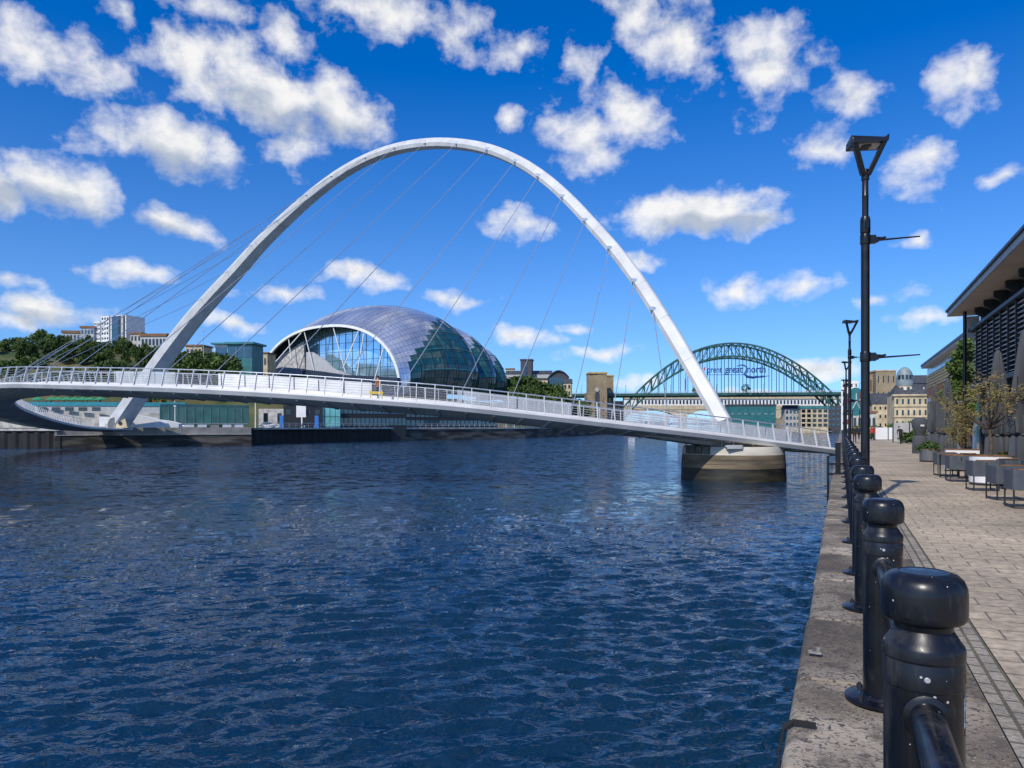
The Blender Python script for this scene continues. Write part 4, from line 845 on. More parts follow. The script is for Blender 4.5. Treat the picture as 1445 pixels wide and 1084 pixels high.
for o in (-2.4, 19.4):
    pp = MB(); pp.bar(tp(x0, ZD+1.0, o), tp(x1, ZD+1.0, o), .2); pp.bar(tp(x0, ZD+.3, o), tp(x1, ZD+.3, o), .15)
    for k in range(100): t = x0+(x1-x0)*k/99; pp.bar(tp(t, ZD-.3, o), tp(t, ZD+1, o), .16)
    pp.build('parapet', M['lgrey'], tyne)
for k in range(7):
    t = -.2+k*.21; mb = MB(); q = tp(t, ZD, -1); mb.tube([q, q+Vector((0, 0, 6))], [.16, .1], 6); mb.bar(q+Vector((0, 0, 6)), q+Vector((1.2, 0, 6.1)), .16); mb.build('lamp_standard', M['dark'], tyne)
for t, w in ((.335, 5), (.565, 7.5)):   # round dark gantry seen on the deck
    c = tp(t, ZD+w*.42, 2); rn = random.Random(int(t*100)); mb = MB()
    for k in range(160):
        d = Vector((rn.gauss(0, 1), rn.gauss(0, .6), rn.gauss(0, .9))).normalized()*w*.5*rn.uniform(.5, 1); s_ = .5; x = Vector((rn.gauss(0, 1), rn.gauss(0, 1), rn.gauss(0, 1))).normalized(); y = x.cross(d).normalized()
        mb.poly([c+d+x*s_, c+d+y*s_, c+d-x*s_, c+d-y*s_])
    mb.tube([tp(t, ZD, 2), c], .3, 6); o = mb.build('street_tree', M['leafd'], origin=tp(t, ZD, 2)); tag(o, 'dark round treetop showing above the green bridge deck, '+('left of the white arch leg' if t < .4 else 'under the blue lettering'), 'tree')
# lettering hung on the near hangers
def text_mesh(txt, size):
    cu = bpy.data.curves.new('lettering', 'FONT'); cu.body = txt; cu.size = size; cu.extrude = .08; cu.offset = .018*size
    o = bpy.data.objects.new('lettering', cu); COL.objects.link(o); dg = bpy.context.evaluated_depsgraph_get(); me = bpy.data.meshes.new_from_object(o.evaluated_get(dg)); bpy.data.objects.remove(o); bpy.data.curves.remove(cu); return me
DS = 538; ink = mk('navy_banner_print', (.012, .05, .20), .6, 0, .08, .5)
sg = thing('event_sign', 'blue lettering reading prent great north with a swoosh, hung across the green arch bridge', 'sign', P(1035, 527, DS))
def letters(txt, px0, px1, pyb, hgt, name='lettering'):
    me = text_mesh(txt, hgt); n = len(me.vertices); a = np.empty(n*3); me.vertices.foreach_get('co', a); a = a.reshape(-1, 3); w_ = a[:, 0].max()-a[:, 0].min()
    sx = (px1-px0)/F*DS/w_; me.materials.append(ink); o = bpy.data.objects.new(name, me); COL.objects.link(o); o.parent = sg
    a[:, 0] = (a[:, 0]-a[:, 0].min())*sx; me.vertices.foreach_set('co', a.ravel())
    o.location = P(px0, pyb, DS)-sg.location; o.rotation_euler = (R(90), 0, 0); return o
letters('prent', 998, 1019, 526, 6.8); letters('great', 1023, 1048, 526, 7.4); letters('north', 1054.5, 1080.5, 526, 7.6); letters('run', 1066, 1079, 533, 3.2)
sw = MB(); pts = [(1040, 517), (1045, 515.3), (1050, 515.5), (1053.5, 518.5), (1053, 523), (1050.5, 528), (1054, 531.5), (1062, 532.8), (1072, 532), (1084.5, 530.6)]; rr = [.25, .4, .5, .5, .5, .7, 1.0, .9, .5, .2]
sw.tube([P(*p, DS) for p in pts], rr, 8); sw.build('swoosh', ink, sg, smooth=60)
rd = MB(); rd.prism([P(x, y, DS) for x, y in ((993, 523), (993.5, 519), (995.5, 517), (994.5, 523.5))], (0, .2, 0)); rd.build('red_mark', M['red'], sg)
ln_ = MB(); ln_.bar(P(998, 529, DS), P(1050, 529, DS), .35); ln_.build('underline', ink, sg)
fl = MB(); q = tp(.285, ZD, -2); fl.bar(q, q+Vector((0, 0, 11)), .3); fl.bar(q+Vector((.5, 0, 2)), q+Vector((.5, 0, 11)), .9, .2); tag(fl.build('banner_pole', M['red'], origin=q), 'tall thin red banner on the green bridge left of the white arch leg', 'banner')
# stone tower at the left end
def tower(px0, px1, yt, D, name, label, yaw=0):
    w = (px1-px0)/F*D; o = G(px0, D, 1.3); root = thing(name, label, 'tower', o, yaw); zt = ZY(yt, D)-1.3; MT = Matrix.Rotation(yaw, 3, 'Z')
    def w_(x, y, z): return o+MT@Vector((x, y, z))
    mb = MB(); mb.prism([w_(0, 0, 0), w_(w, 0, 0), w_(w, w*.9, 0), w_(0, w*.9, 0)], (0, 0, zt*.62)); i = w*.1
    mb.prism([w_(i, i, zt*.62), w_(w, i*.5, zt*.62), w_(w, w*.9, zt*.62), w_(i, w*.9, zt*.62)], (0, 0, zt*.38-1.2)); mb.build('wall', M['stone'], root)
    mb = MB(); mb.prism([w_(i-.4, i*.5-.4, zt-1.2), w_(w+.4, i*.5-.4, zt-1.2), w_(w+.4, w*.9+.4, zt-1.2), w_(i-.4, w*.9+.4, zt-1.2)], (0, 0, 1.2)); mb.build('cornice', mk('ochre_stone', (.50, .34, .10), .85, 0, .2, .4), root)
    mb = MB(); hw = w*.12; cx_ = w*.5; ring = [w_(cx_-hw, -.12, zt*.1), w_(cx_+hw, -.12, zt*.1), w_(cx_+hw, -.12, zt*.6)]+[w_(cx_+hw*math.cos(R(a)), -.12, zt*.6+hw*math.sin(R(a))) for a in range(15, 180, 15)]+[w_(cx_-hw, -.12, zt*.6)]
    mb.prism(ring, MT@Vector((0, .5, 0))); mb.build('arched_window', M['glassd'], root)
    mb = MB(); mb.tube([w_(cx_, i*.5-.5, zt*.68), w_(cx_, i, zt*.68)], w*.11, 16); mb.build('round_window', M['conc'], root)
    for x, z in ((.2, .3), (.2, .45), (.8, .3), (.8, .45), (.8, .2)):
        mb = MB(); mb.box(w_(w*x, -.05, zt*z), (w*.05, .3, zt*.035), yaw); mb.build('slit_window', M['glassd'], root)
    return root
tower(829, 857, 525, 556, 'bridge_tower', 'sandstone bridge tower with arched window and ochre top, left of the green bridge', R(4))
tower(855, 866, 529, 580, 'bridge_tower', 'second sandstone tower half hidden behind the taller bridge tower', R(4))
# stone arches of the bridge beyond, with pale window-like girder
D = 760; vb = thing('viaduct', 'pale stone viaduct with shallow arches seen under the green bridge', 'bridge', G(1000, D, WATER)); zt, zl = ZY(572, D), ZY(578, D)
gb = MB(); gb.prism([G(880, D, zl), G(1200, D, zl), G(1200, D+14, zl), G(880, D+14, zl)], (0, 0, zt-zl)); gb.build('girder', M['sand'], vb)
ub = MB(); ub.prism([G(880, D+1, zt), G(1200, D+1, zt), G(1200, D+13, zt), G(880, D+13, zt)], (0, 0, ZY(563, D)-zt)); ub.build('upper_storey', M['whitew'], vb)
tb = MB(); tb.prism([G(880, D, ZY(563, D)), G(1200, D, ZY(563, D)), G(1200, D+14, ZY(563, D)), G(880, D+14, ZY(563, D))], (0, 0, 2.2)); tb.build('top_chord', M['sand'], vb)
for k in range(56):
    px = 906+k*4.9; mb = MB(); mb.box(G(px, D+.9, (zt+ZY(563, D))/2), (1.7, .4, (ZY(563, D)-zt)*.62)); mb.build('opening', M['glassd'], vb)
pxs = (876, 963, 1031, 1098, 1180)
for px in pxs:
    mb = MB(); c = G(px, D+7, 0); mb.box(c+Vector((0, 0, zl/2-2)), (7 if px != 1098 else 9, 12, zl+4)); mb.build('stone_pier', M['stone'], vb)
for xa, xb in zip(pxs, pxs[1:]):
    ring = [G(xa, D+.5, zl)]+[G(xa+(xb-xa)*k/14, D+.5, zl-9*(abs(2*k/14-1))**2.2-1) for k in range(15)]+[G(xb, D+.5, zl)]
    mb = MB(); mb.prism(ring, (0, 12, 0)); mb.build('arch_span', M['sand'], vb)
D = 690; sw_ = thing('swing_bridge', 'low white and blue swing bridge glimpsed under the stone arches', 'bridge', G(960, D, 2)); mb = MB()
for k in range(24):
    xa, xb = 900+k*7, 907+k*7; h0 = 3+6*math.sin(math.pi*k/24); h1 = 3+6*math.sin(math.pi*(k+1)/24)
    mb.bar(G(xa, D, 5+h0), G(xb, D, 5+h1), .7); mb.bar(G(xa, D, 5), G(xb, D, 5+h1), .5)
mb.build('truss', M['whitew'], sw_); mb = MB(); mb.prism([G(895, D, 3), G(1075, D, 3), G(1075, D+10, 3), G(895, D+10, 3)], (0, 0, 2)); mb.build('deck', M['blue'], sw_)
building('teal_hall', 'wide teal building under the right half of the green bridge', 1029, 1095, 573, 640, 1, 12, 'teal', R(0), 1, 7, win='lgrey', ww=.5, wh=.08, wz=(.45, .8), roof='slate', roofh=1.5)
building('office_block', 'pale office block with a dark window grid under the right end of the green bridge', 1130, 1166, 577, 520, 1, 8, 'sand', R(-10), 4, 5, win='glassd', ww=.68, wh=.66, roof='teal', roofh=2)
building('office_block', 'dark grey office block right of the pale gridded one', 1167, 1190, 573, 540, 1, 8, 'slate', R(-10), 4, 4, win='glassb', ww=.6, wh=.4)
building('office_block', 'grey glazed block left of the pale gridded office', 1108, 1129, 577, 560, 1, 8, 'conc', R(0), 3, 4, win='glassb', ww=.6, wh=.5, roof='slate', roofh=3, flat=False)
building('white_building', 'plain white building rising behind the far street lamps', 1187, 1207, 538, 430, 1, 6, 'whitew', R(-24), 5, 4, win='glassd', ww=.3, wh=.3)
building('stone_building', 'low sandstone building beside the left foot of the green arch', 868, 880, 566, 600, 1, 12, 'sand', 0, 3, 2, ww=.4, wh=.4)
# hillside buildings between concert hall and bridge tower
rt, w_, W, H = building('brick_tower', 'dark square tower on the hill right of the concert hall', 734.5, 750, 509, 470, 28, 7, 'slate', R(-10), 1, 1, win='glassb', ww=.25, wh=.6)
mb = MB(); mb.box(w_(W/2, 3.5, H+.5), (W+.8, 7.8, 1), R(-10)); mb.build('parapet', M['slate'], rt)
building('long_building', 'long low grey roofed building behind the dark square tower', 714, 778, 528, 476, 26, 12, 'lgrey', R(-4), 1, 12, roof='slate', roofh=2.6, win='glassd', ww=.6, wh=.3, flat=False)
building('white_block', 'small cream rooftop block just right of the concert hall', 714, 726, 521, 500, 30, 10, 'sand', 0, 2, 3, win='glassd', ww=.7, wh=.3, roof='wood', roofh=.6)
D = 455; root = thing('barrel_roof_hall', 'grey hall with a curved barrel roof and big glazed end on the far hill', 'hall', G(773, D, 26)); n = 16
def bp_(px, y, d=0): v_ = P(px, y, D); v_.y += d; return v_
arcp = [(772+k*31/n, 541-17*math.sin(math.pi*(.08+.80*k/n))**.8) for k in range(n+1)]
mb = MB(); mb.prism([bp_(*p) for p in arcp]+[bp_(797, 556), bp_(772, 556)], (0, 18, 0)); mb.build('wall', M['slate'], root)
mb = MB(); mb.loft([[bp_(x, y, -1), bp_(x, y-1.6, -1), bp_(x, y-1.6, 19), bp_(x, y, 19)] for x, y in arcp]); mb.build('roof', M['slate'], root)
for k in range(6): mb = MB(); x = 775+k*3.3; mb.prism([bp_(x, 550, -.2), bp_(x+2.8, 550, -.2), bp_(x+2.8, 533, -.2), bp_(x, 533, -.2)], (0, .3, 0)); mb.build('window', M['glassb'], root)
building('house', 'sandstone house with steep roof at the edge of the far hill', 795, 806, 541, 450, 20, 8, 'sand', R(-8), 2, 2, roof='slate', roofh=3, flat=False)
building('house', 'pale stone house in front of the barrel roofed hall', 757, 773, 536, 448, 22, 8, 'sand', 0, 1, 2, roof='slate', roofh=1)
# small boat moored on the far side
rb_ = thing('boat', 'small low tan boat moored on the river beyond the footbridge', 'boat', G(895, 390, WATER)); c = G(895, 390, WATER); L_ = 11
mb = MB(); mb.loft([[c+Vector((x, y*.5*w, z)) for y, z in ((-1, .1), (-1.2, 1.1), (1.2, 1.1), (1, .1))] for x, w in ((-L_/2, 2.2), (0, 2.8), (L_*.3, 2.2), (L_/2, .3))]); mb.build('hull', M['wood'], rb_)
mb = MB(); mb.box(c+Vector((-1.5, 0, 1.7)), (3.4, 2, 1.3)); mb.build('cabin', M['whitew'], rb_)
# ------------------------------------------------------------ riverside pavilions on the right
def qt(p, s, z=0): return Q(p, s, z)
def pslab(mb, p0, p1, s0, s1, z0, z1, m=None): mb.prism([Q(p0, s0, z0), Q(p1, s0, z0), Q(p1, s1, z0), Q(p0, s1, z0)], (0, 0, z1-z0), m)
M['soffitb'] = mk('beige_soffit', (.55, .47, .38), .8, 0, .08, .6)
M['roofd'] = mk('dark_roof_edge', (.035, .035, .038), .45, .3, .2, 2)
M['slat'] = mk('grey_louvre_slat', (.68, .65, .6), .6, 0, .15, 2)
pv = thing('pavilion', 'dark louvred riverside restaurant pavilion with a wide overhanging roof, at the right edge', 'restaurant', Q(8, 30), QA)
PF, S0, S1 = 6.2, 14, 44.0
mb = MB(); pslab(mb, PF+.35, 16, S0, S1-.3, 0, 7.25); mb.build('wall', M['dark'], pv)
rf = MB(); pslab(rf, 5.09, 17, S0-2, S1+.6, 7.62, 7.78); rf.build('roof', M['roofd'], pv)
rf = MB(); pslab(rf, 5.13, 5.2, S0-2, S1+.52, 7.40, 7.62); pslab(rf, 5.2, 17, S1+.45, S1+.52, 7.40, 7.62); rf.build('fascia', M['lgrey'], pv)
rf = MB(); pslab(rf, 5.05, 5.11, S0-2, S1+.63, 7.64, 7.74); rf.build('gutter', M['dark'], pv)
k = S0
while k < S1:
    e = min(k+1.9, S1+.44); sf = MB(); pslab(sf, 5.21, 16.9, k, e-.03, 7.40, 7.43); sf.build('soffit_panel', M['soffitb'], pv); k += 1.9
for s_ in np.arange(S0+1.2, S1, 2.4):
    mb = MB(); pslab(mb, PF+.18, PF+.34, s_-.06, s_+.06, 6.5, 7.39); mb.prism([Q(PF-.25, s_-.1, 7.1), Q(PF+.2, s_-.1, 6.85), Q(PF+.2, s_-.1, 7.38), Q(PF-.25, s_-.1, 7.38)], U*.2); mb.build('roof_bracket', M['dark'], pv)
    mb = MB(); pslab(mb, PF+.3, PF+.34, s_+.2, min(s_+2.2, S1-.3), 6.6, 7.3); mb.build('clerestory_window', M['glassb'], pv)
LB = 3.75
for k, s_ in enumerate(np.arange(S0, S1-.2, 1.5)):     # louvre bays: frame, slats
    e = s_+1.5; fr = MB(); pslab(fr, PF-.08, PF+.3, s_-.035, s_+.035, LB, 6.5); f_ = fr.build('louvre_frame', M['dark'], pv)
    sl2 = MB(); z = LB+.1
    while z < 6.4:
        sl2.prism([Q(PF-.02, s_+.04, z), Q(PF+.2, s_+.04, z+.055), Q(PF+.2, s_+.04, z+.08), Q(PF-.02, s_+.04, z+.025)], U*1.42); z += .19
    sl2.build('louvre_slats', M['slat'], pv)
mb = MB(); pslab(mb, PF-.2, PF+.3, S0, S1+.1, 6.48, 6.62); pslab(mb, PF-.15, PF+.3, S0, S1, LB-.2, LB); mb.build('beam', M['dark'], pv)
for s_ in np.arange(S0+.2, S1, 3.0):
    mb = MB(); pslab(mb, PF-.1, PF+.1, s_-.1, s_+.1, 0, LB-.2); mb.build('column', M['dark'], pv)
    for q in (0, 1):
        mb = MB(); pslab(mb, PF+.2, PF+.26, s_+.15+q*1.42, s_+1.5+q*1.42, .12, LB-.25); w2_ = mb.build('window', M['glassb'], pv)
        mb = MB(); pslab(mb, PF+.14, PF+.19, s_+.1+q*1.42, s_+.2+q*1.42, .02, LB-.22); pslab(mb, PF+.14, PF+.19, s_+.2+q*1.42, s_+1.45+q*1.42, 2.3, 2.42); mb.build('window_frame', M['lgrey'], w2_)
mb = MB(); a = Q(PF-.5, S1-1.2); mb.tube([a, a+Vector((0, 0, 7.4))], .085, 10); mb.build('roof_post', M['black'], pv)
mb = MB(); pslab(mb, PF-.4, PF+.3, S1-.02, S1+.04, 6.2, 7.3); mb.build('end_panel', M['lgrey'], pv)
# second pavilion
pv2 = thing('pavilion', 'second riverside pavilion with timber boards below its flat overhanging roof, farther along the quay', 'restaurant', Q(10, 70), QA)
T0, T1, PG = 56.0, 84.5, 8.0
mb = MB(); pslab(mb, PG, 20, T0, T1, 0, 4.5); mb.build('wall', M['whitew'], pv2)
mb = MB(); pslab(mb, PG+.1, 20, T0+.1, T1-.1, 4.5, 7.3); mb.build('upper_wall', M['grey'], pv2)
mb = MB(); pslab(mb, 7.35, 21, T0-2.2, T1-.6, 7.6, 7.8); mb.build('roof', M['roofd'], pv2)
mb = MB(); pslab(mb, 7.4, 20.9, T0-2.1, T1-.7, 7.42, 7.59); mb.build('soffit', M['lgrey'], pv2)
mb = MB(); pslab(mb, PG-.02, PG+.08, T0+.1, T1-.1, 6.75, 7.4); mb.build('clerestory_window', mk('sky_glass', (.35, .5, .65), .1, .6, .2, .6), pv2)
m1 = mk('pale_timber_board', (.78, .55, .25), .6, 0, .25, 1.5, stretch=(1, 1, 6)); m2 = mk('red_timber_board', (.58, .20, .06), .6, 0, .25, 1.5, stretch=(1, 1, 6))
for k in range(5):
    mb = MB(); pslab(mb, PG-.07, PG+.09, T0, T1, 5.42+k*.262, 5.42+k*.262+(.19)); mb.build('timber_board', m1, pv2)
for k in range(18):
    mb = MB(); s_ = T0+k*(T1-T0)/18; pslab(mb, PG-.05, PG+.09, s_+.05, s_+(T1-T0)/18-.05, 4.45, 5.36); mb.build('timber_panel', m2, pv2)
for k in range(8):
    mb = MB(); s_ = T0+1+k*3.5; pslab(mb, PG-.05, PG+.05, s_, s_+1.9, .15, 3.9); w2_ = mb.build('window', M['glassb'], pv2)
    mb = MB(); pslab(mb, PG-.1, PG-.055, s_-.12, s_, .05, 4.0); pslab(mb, PG-.1, PG-.055, s_+1.9, s_+2.02, .05, 4.0); pslab(mb, PG-.1, PG-.055, s_, s_+1.9, 3.9, 4.02); mb.build('window_frame', M['grey'], w2_)
# lawn between the pavilions
rect('lawn', 7.2, 24, S1+1, T0-.3, .02, mk('lawn', (.06, .12, .02), .95, 0, .3, 1.5, bump=.6, bscale=14))

# ------------------------------------------------------------ trees
def leaf_cloud(mb, rn, lobes, n, size, m=0):
    for _ in range(n):
        c, r = rn.choice(lobes); d = Vector((rn.gauss(0, 1), rn.gauss(0, 1), rn.gauss(0, 1))).normalized(); p = Vector(c)+Vector((d.x*r[0], d.y*r[1], d.z*r[2]))*(rn.random()**.33)
        x = Vector((rn.gauss(0, 1), rn.gauss(0, 1), rn.gauss(0, 1))).normalized(); y = x.orthogonal().normalized(); y = (Matrix.Rotation(rn.uniform(0, 6.28), 3, x) @ y); s_ = size*rn.uniform(.6, 1.3)
        mb.poly([p-x*s_, p+y*s_*.6, p+x*s_, p-y*s_*.6], m)
def make_tree(name, seed, h, w, leaf, mat, n=1500, trunk=.32, lobes_n=11, label='x', cat='tree'):
    rn = random.Random(seed); t = thing(name, label, cat); b = MB(); th = h*trunk
    b.tube([(0, 0, -1), (0, 0, th*.5), (rn.uniform(-.2, .2), rn.uniform(-.2, .2), th), (0, 0, h*.7)], [h*.028, h*.024, h*.02, h*.006], 7)
    lobes = []
    for i in range(lobes_n):
        a = rn.uniform(0, 6.28); q = (i+.5)/lobes_n; z = th*.9+(h-th*.9)*(.12+.78*q); rad = w*.5*math.sin(math.pi*min(.95, .22+.72*q))**.8*rn.uniform(.35, .85)
        c = (rad*math.cos(a), rad*math.sin(a), z); r = w*rn.uniform(.16, .27); lobes.append((c, (r, r, r*.8)))
        b.tube([(0, 0, th*rn.uniform(.6, 1.1)), Vector(c)*.6+Vector((0, 0, z*.35)), c], [h*.012, h*.008, h*.003], 5)
    b.build('trunk', M['bark'], t, smooth=50); c = MB(); leaf_cloud(c, rn, lobes, n, leaf); c.build('crown', mat, t); return t
protos = [make_tree('tree', 11+i, 9, (8, 7, 9, 6)[i], .42, M['leafd' if i % 2 else 'leafm'], 1700, .2, 13) for i in range(4)]
used = [False]*4
def plant(i, x, y, z, h, label, group='trees on the far bank'):
    s_ = h/9; rz = rng.uniform(0, 6)
    if not used[i]:
        used[i] = True; o = protos[i]; o.location = (x, y, z); o.scale = (s_,)*3; o.rotation_euler = (0, 0, rz); o['label'] = label; o['group'] = group
    else: dup(protos[i], (x, y, z), rz, label, group, s_)
def tree_at(i, px, ytop, D, label, hmin=4):
    x = G(px, D).x; z = terr(x, D); h = ZY(ytop, D)-z
    if h < hmin: h = hmin
    plant(i, x, D, z-.3, h, label)
LT = [(8, 478, 250), (22, 474, 258), (36, 476, 246), (46, 484, 236), (56, 466, 262), (64, 478, 244), (73, 472, 252), (84, 471, 246), (95, 474, 255), (104, 480, 240), (114, 475, 250), (124, 474, 262), (134, 482, 244), (144, 480, 255), (153, 482, 262), (163, 478, 272), (173, 475, 280), (182, 482, 268), (191, 488, 258), (199, 490, 250), (206, 486, 268), (215, 492, 258), (224, 488, 272), (232, 491, 262), (240, 490, 258), (252, 496, 252), (262, 494, 262), (272, 497, 250), (281, 493, 262), (291, 497, 254), (300, 496, 262), (309, 500, 252), (318, 503, 250), (326, 508, 246), (-10, 480, 246), (28, 488, 238), (88, 488, 236), (120, 488, 238), (150, 492, 240), (178, 494, 244), (4, 486, 262), (66, 486, 258), (110, 486, 262), (140, 490, 265), (166, 490, 258), (98, 484, 264), (44, 482, 262), (210, 497, 246), (228, 498, 246), (245, 500, 246), (268, 503, 244), (286, 504, 244), (302, 506, 244)]
side = lambda px: 'left of the white tower' if px < 130 else 'below the white tower' if px < 186 else 'left of the arch leg' if px < 242 else 'left of the teal block'
cnt = {}
for k, (px, yt, D) in enumerate(LT):
    s_ = side(px); cnt[s_] = cnt.get(s_, 0)+1
    tree_at(k % 4, px, yt+rng.uniform(-2, 2), D, ('leafy green hillside tree ' if k % 2 else 'dark hillside tree ')+s_+', '+nth(cnt[s_]-1)+' of that clump')
RT = [(718, 534, 372), (726, 531, 378), (734, 529, 386), (742, 532, 378), (750, 533, 384), (758, 536, 376), (766, 539, 380), (774, 541, 384), (782, 545, 378), (790, 549, 384), (722, 545, 362), (736, 545, 364), (748, 547, 366), (760, 549, 366), (772, 552, 368), (784, 556, 370), (796, 556, 386), (803, 560, 400), (812, 562, 410), (822, 564, 420), (808, 569, 396), (820, 571, 404), (730, 553, 352), (752, 556, 354), (776, 560, 358), (795, 564, 362)]
for k, (px, yt, D) in enumerate(RT): tree_at((k*3) % 4, px, yt, D, ('leafy' if k % 2 else 'dark green')+' tree right of the concert hall, '+nth(k)+' of the row')
# scrubby bushes on the left bank grass
bp = []
for i in range(2):
    rn = random.Random(70+i); t = thing('bush', 'x', 'bush'); b = MB(); b.tube([(0, 0, -.3), (0, 0, .6)], [.1, .05], 5); b.build('stem', M['bark'], t); c = MB(); leaf_cloud(c, rn, [((rn.uniform(-.8, .8), rn.uniform(-.8, .8), rn.uniform(.3, .9)), (.7, .7, .5)) for _ in range(5)], 350, .22); c.build('foliage', M['leafm' if i else 'leafd'], t); bp.append(t)
ub_ = [False, False]
def bush(i, x, y, z, sc, label, group):
    if not ub_[i]: ub_[i] = True; o = bp[i]; o.location = (x, y, z); o.scale = (sc,)*3; o['label'] = label; o['group'] = group
    else: dup(bp[i], (x, y, z), rng.uniform(0, 6), label, group, sc)
for k in range(48):
    px = -5+k*5.2+rng.uniform(-3, 3); D = 226+rng.uniform(-10, 16); x = G(px, D).x
    bush(k % 2, x, D, terr(x, D)-.1, rng.uniform(1.2, 2.6), 'low green bush on the grassy far bank, '+nth(k)+' from the left', 'bushes on the far bank')
bush(0, G(1312, 33.5).x, 33.5, .5, .38, 'small green shrub growing in the round grey planter', 'shrubs at the far end of the quay')
# big tree between the pavilions
t = make_tree('tree', 31, 7.4, 3.0, .12, M['leafm'], 6500, .16, 16, 'bright green leafy tree between the two riverside pavilions'); t.location = G(1367, 45)

# ------------------------------------------------------------ planters with olive trees
def olive(loc, h, w, seed, label):
    rn = random.Random(seed); t = thing('olive_tree', label, 'tree'); b = MB(); c = MB(); tz = h*.36
    b.tube([(0, 0, 0), (.03, .02, tz*.5), (-.02, .03, tz)], [.065, .05, .045], 8)
    lobes = []
    for i in range(15):
        a = rn.uniform(0, 6.28); el = rn.uniform(.25, 1.35); L_ = h*.55*rn.uniform(.7, 1.1); e = Vector((math.cos(a)*math.cos(el)*L_*w/h*1.1, math.sin(a)*math.cos(el)*L_*w/h*1.1, tz+math.sin(el)*L_*1.05)); m_ = e*.5+Vector((0, 0, tz*.45))
        b.tube([(-.02, .03, tz*rn.uniform(.8, 1)), m_, e], [.026, .016, .006], 5)
        for q in range(6):
            u = rn.uniform(.4, 1); p = m_.lerp(e, u); d = Vector((rn.gauss(0, 1), rn.gauss(0, 1), rn.gauss(.3, 1))).normalized()*h*.15; b.tube([p, p+d], [.008, .003], 4)
            for g_ in range(26):
                f_ = p+d*rn.uniform(.1, 1.25)+Vector((rn.gauss(0, .06), rn.gauss(0, .06), rn.gauss(0, .06))); x = (d.normalized()+Vector((rn.gauss(0, .6), rn.gauss(0, .6), rn.gauss(0, .6)))).normalized(); y = x.orthogonal().normalized(); s_ = rn.uniform(.035, .06); c.poly([f_, f_+x*s_+y*.012, f_+x*s_*2, f_+x*s_-y*.012])
    b.build('trunk', M['bark'], t, smooth=50); c.build('crown', M['leafo'], t); t.location = loc; return t
def planter_round(loc, r, h, mat, label):
    t = thing('planter', label, 'planter'); b = MB(); b.lathe([(r*.94, .05), (r, .08), (r, h), (r-.05, h), (r-.05, h-.08)], n=28, caps=(True, False)); b.build('tub', mat, t, smooth=35)
    s = MB(); s.lathe([(r*.97, .0), (r*.97, .05)], n=28); s.build('base', M['dark'], t); s = MB(); s.lathe([(r+.012, h), (r+.012, h+.025), (r-.07, h+.025), (r-.07, h)], n=28, caps=(False, False)); s.build('timber_rim', M['wood'], t); s = MB(); s.lathe([(r-.06, h-.07), (r-.06, h-.05)], n=24); s.build('soil', M['soil'], t); t.location = loc; return t
pl1 = G(1312, 33.5); planter_round(pl1, .42, .58, mk('brushed_zinc', (.2, .2, .2), .4, .7, .2, 2, stretch=(8, 8, .5)), 'round grey metal planter on the paving before the closed parasols')
pl2 = G(1398, 20.3); planter_round(pl2, .52, .80, M['whitew'], 'large white planter with a timber rim behind the charcoal tub chairs')
olive(pl2+Vector((0, 0, .7)), 2.55, 2.2, 3, 'wispy olive tree in the large white planter'); olive(G(1359, 27.5, 0), 2.6, .95, 14, 'slim pale olive tree left of the white planter box')
def planter_box(px, D, w, d, h, mat, label):
    loc = G(px, D); t = thing('planter', label, 'planter', loc, QA); MT = Matrix.Rotation(QA, 3, 'Z'); b = MB(); b.box(loc+Vector((0, 0, h/2+.03)), (w, d, h-.06), QA); b.build('box', mat, t, bevel=.015)
    b = MB(); b.box(loc+Vector((0, 0, h+.012)), (w+.04, d+.04, .025), QA); b.build('timber_rim', M['wood'], t); b = MB(); b.box(loc+Vector((0, 0, .015)), (w-.1, d-.1, .03), QA); b.build('base', M['dark'], t); return t
planter_box(1357, 26.5, 1.05, .5, .78, M['whitew'], 'long low white planter box between the tub chairs and the olive tree')
planter_box(1427, 21.5, .6, .5, .85, mk('artificial_hedge_green', (.06, .16, .02), .9, 0, .5, 14, bump=1, bscale=40), 'bright green hedge box in front of the restaurant windows')
# ------------------------------------------------------------ closed parasols, covered heater
def parasol(px, D, ytop, label, rw=.34, seed=0):
    loc = G(px, D); H = ZY(ytop, D); rn = random.Random(seed); t = thing('parasol', label, 'parasol', loc)
    b = MB(); b.box(loc+Vector((0, 0, .06)), (.8, .8, .1), QA+.2); b.build('base', M['dark'], t, bevel=.01); b = MB(); b.tube([loc, loc+Vector((0, 0, H))], .035, 10); b.build('pole', M['dark'], t)
    c = MB(); n = 40; rings = []; ph = rn.uniform(0, 6)
    for z, r, d in ((H-.02, .03, .0), (H-.12, .10, .10), (H-.6, rw*.42, .45), (H-1.3, rw*.66, .6), (H*.55, rw*.86, .6), (H*.45, rw*1.05, .5), (H*.34, rw*.98, .42), (H*.325, rw*.6, .15), (H*.30, rw*.85, .25), (H*.2, rw*.95, .35), (.16, rw*1.05, .36)):
        rings.append([loc+Vector((math.cos(2*math.pi*k/n), math.sin(2*math.pi*k/n), 0))*(r*(1-d/2+d*.5*math.cos(8*2*math.pi*k/n+ph+z*.5)+d*.12*math.sin(13*2*math.pi*k/n+z*2)))+Vector((0, 0, z+(.03*math.cos(8*2*math.pi*k/n+ph) if z < 1 else 0))) for k in range(n)])
    c.loft(rings[::1]); cv = c.build('canopy', M['canvas'], t, smooth=50); s = MB(); s.lathe([(rw*.64, H*.318), (rw*.67, H*.325), (rw*.64, H*.332)], loc, 20, caps=(False, False)); s.build('strap', M['dark'], cv); return t
parasol(1320, 38.4, 540, 'closed charcoal parasol farthest along the terrace, beside the grey planter', .42, 1)
parasol(1337, 34, 533, 'closed charcoal parasol second from the far end of the terrace', .44, 2)
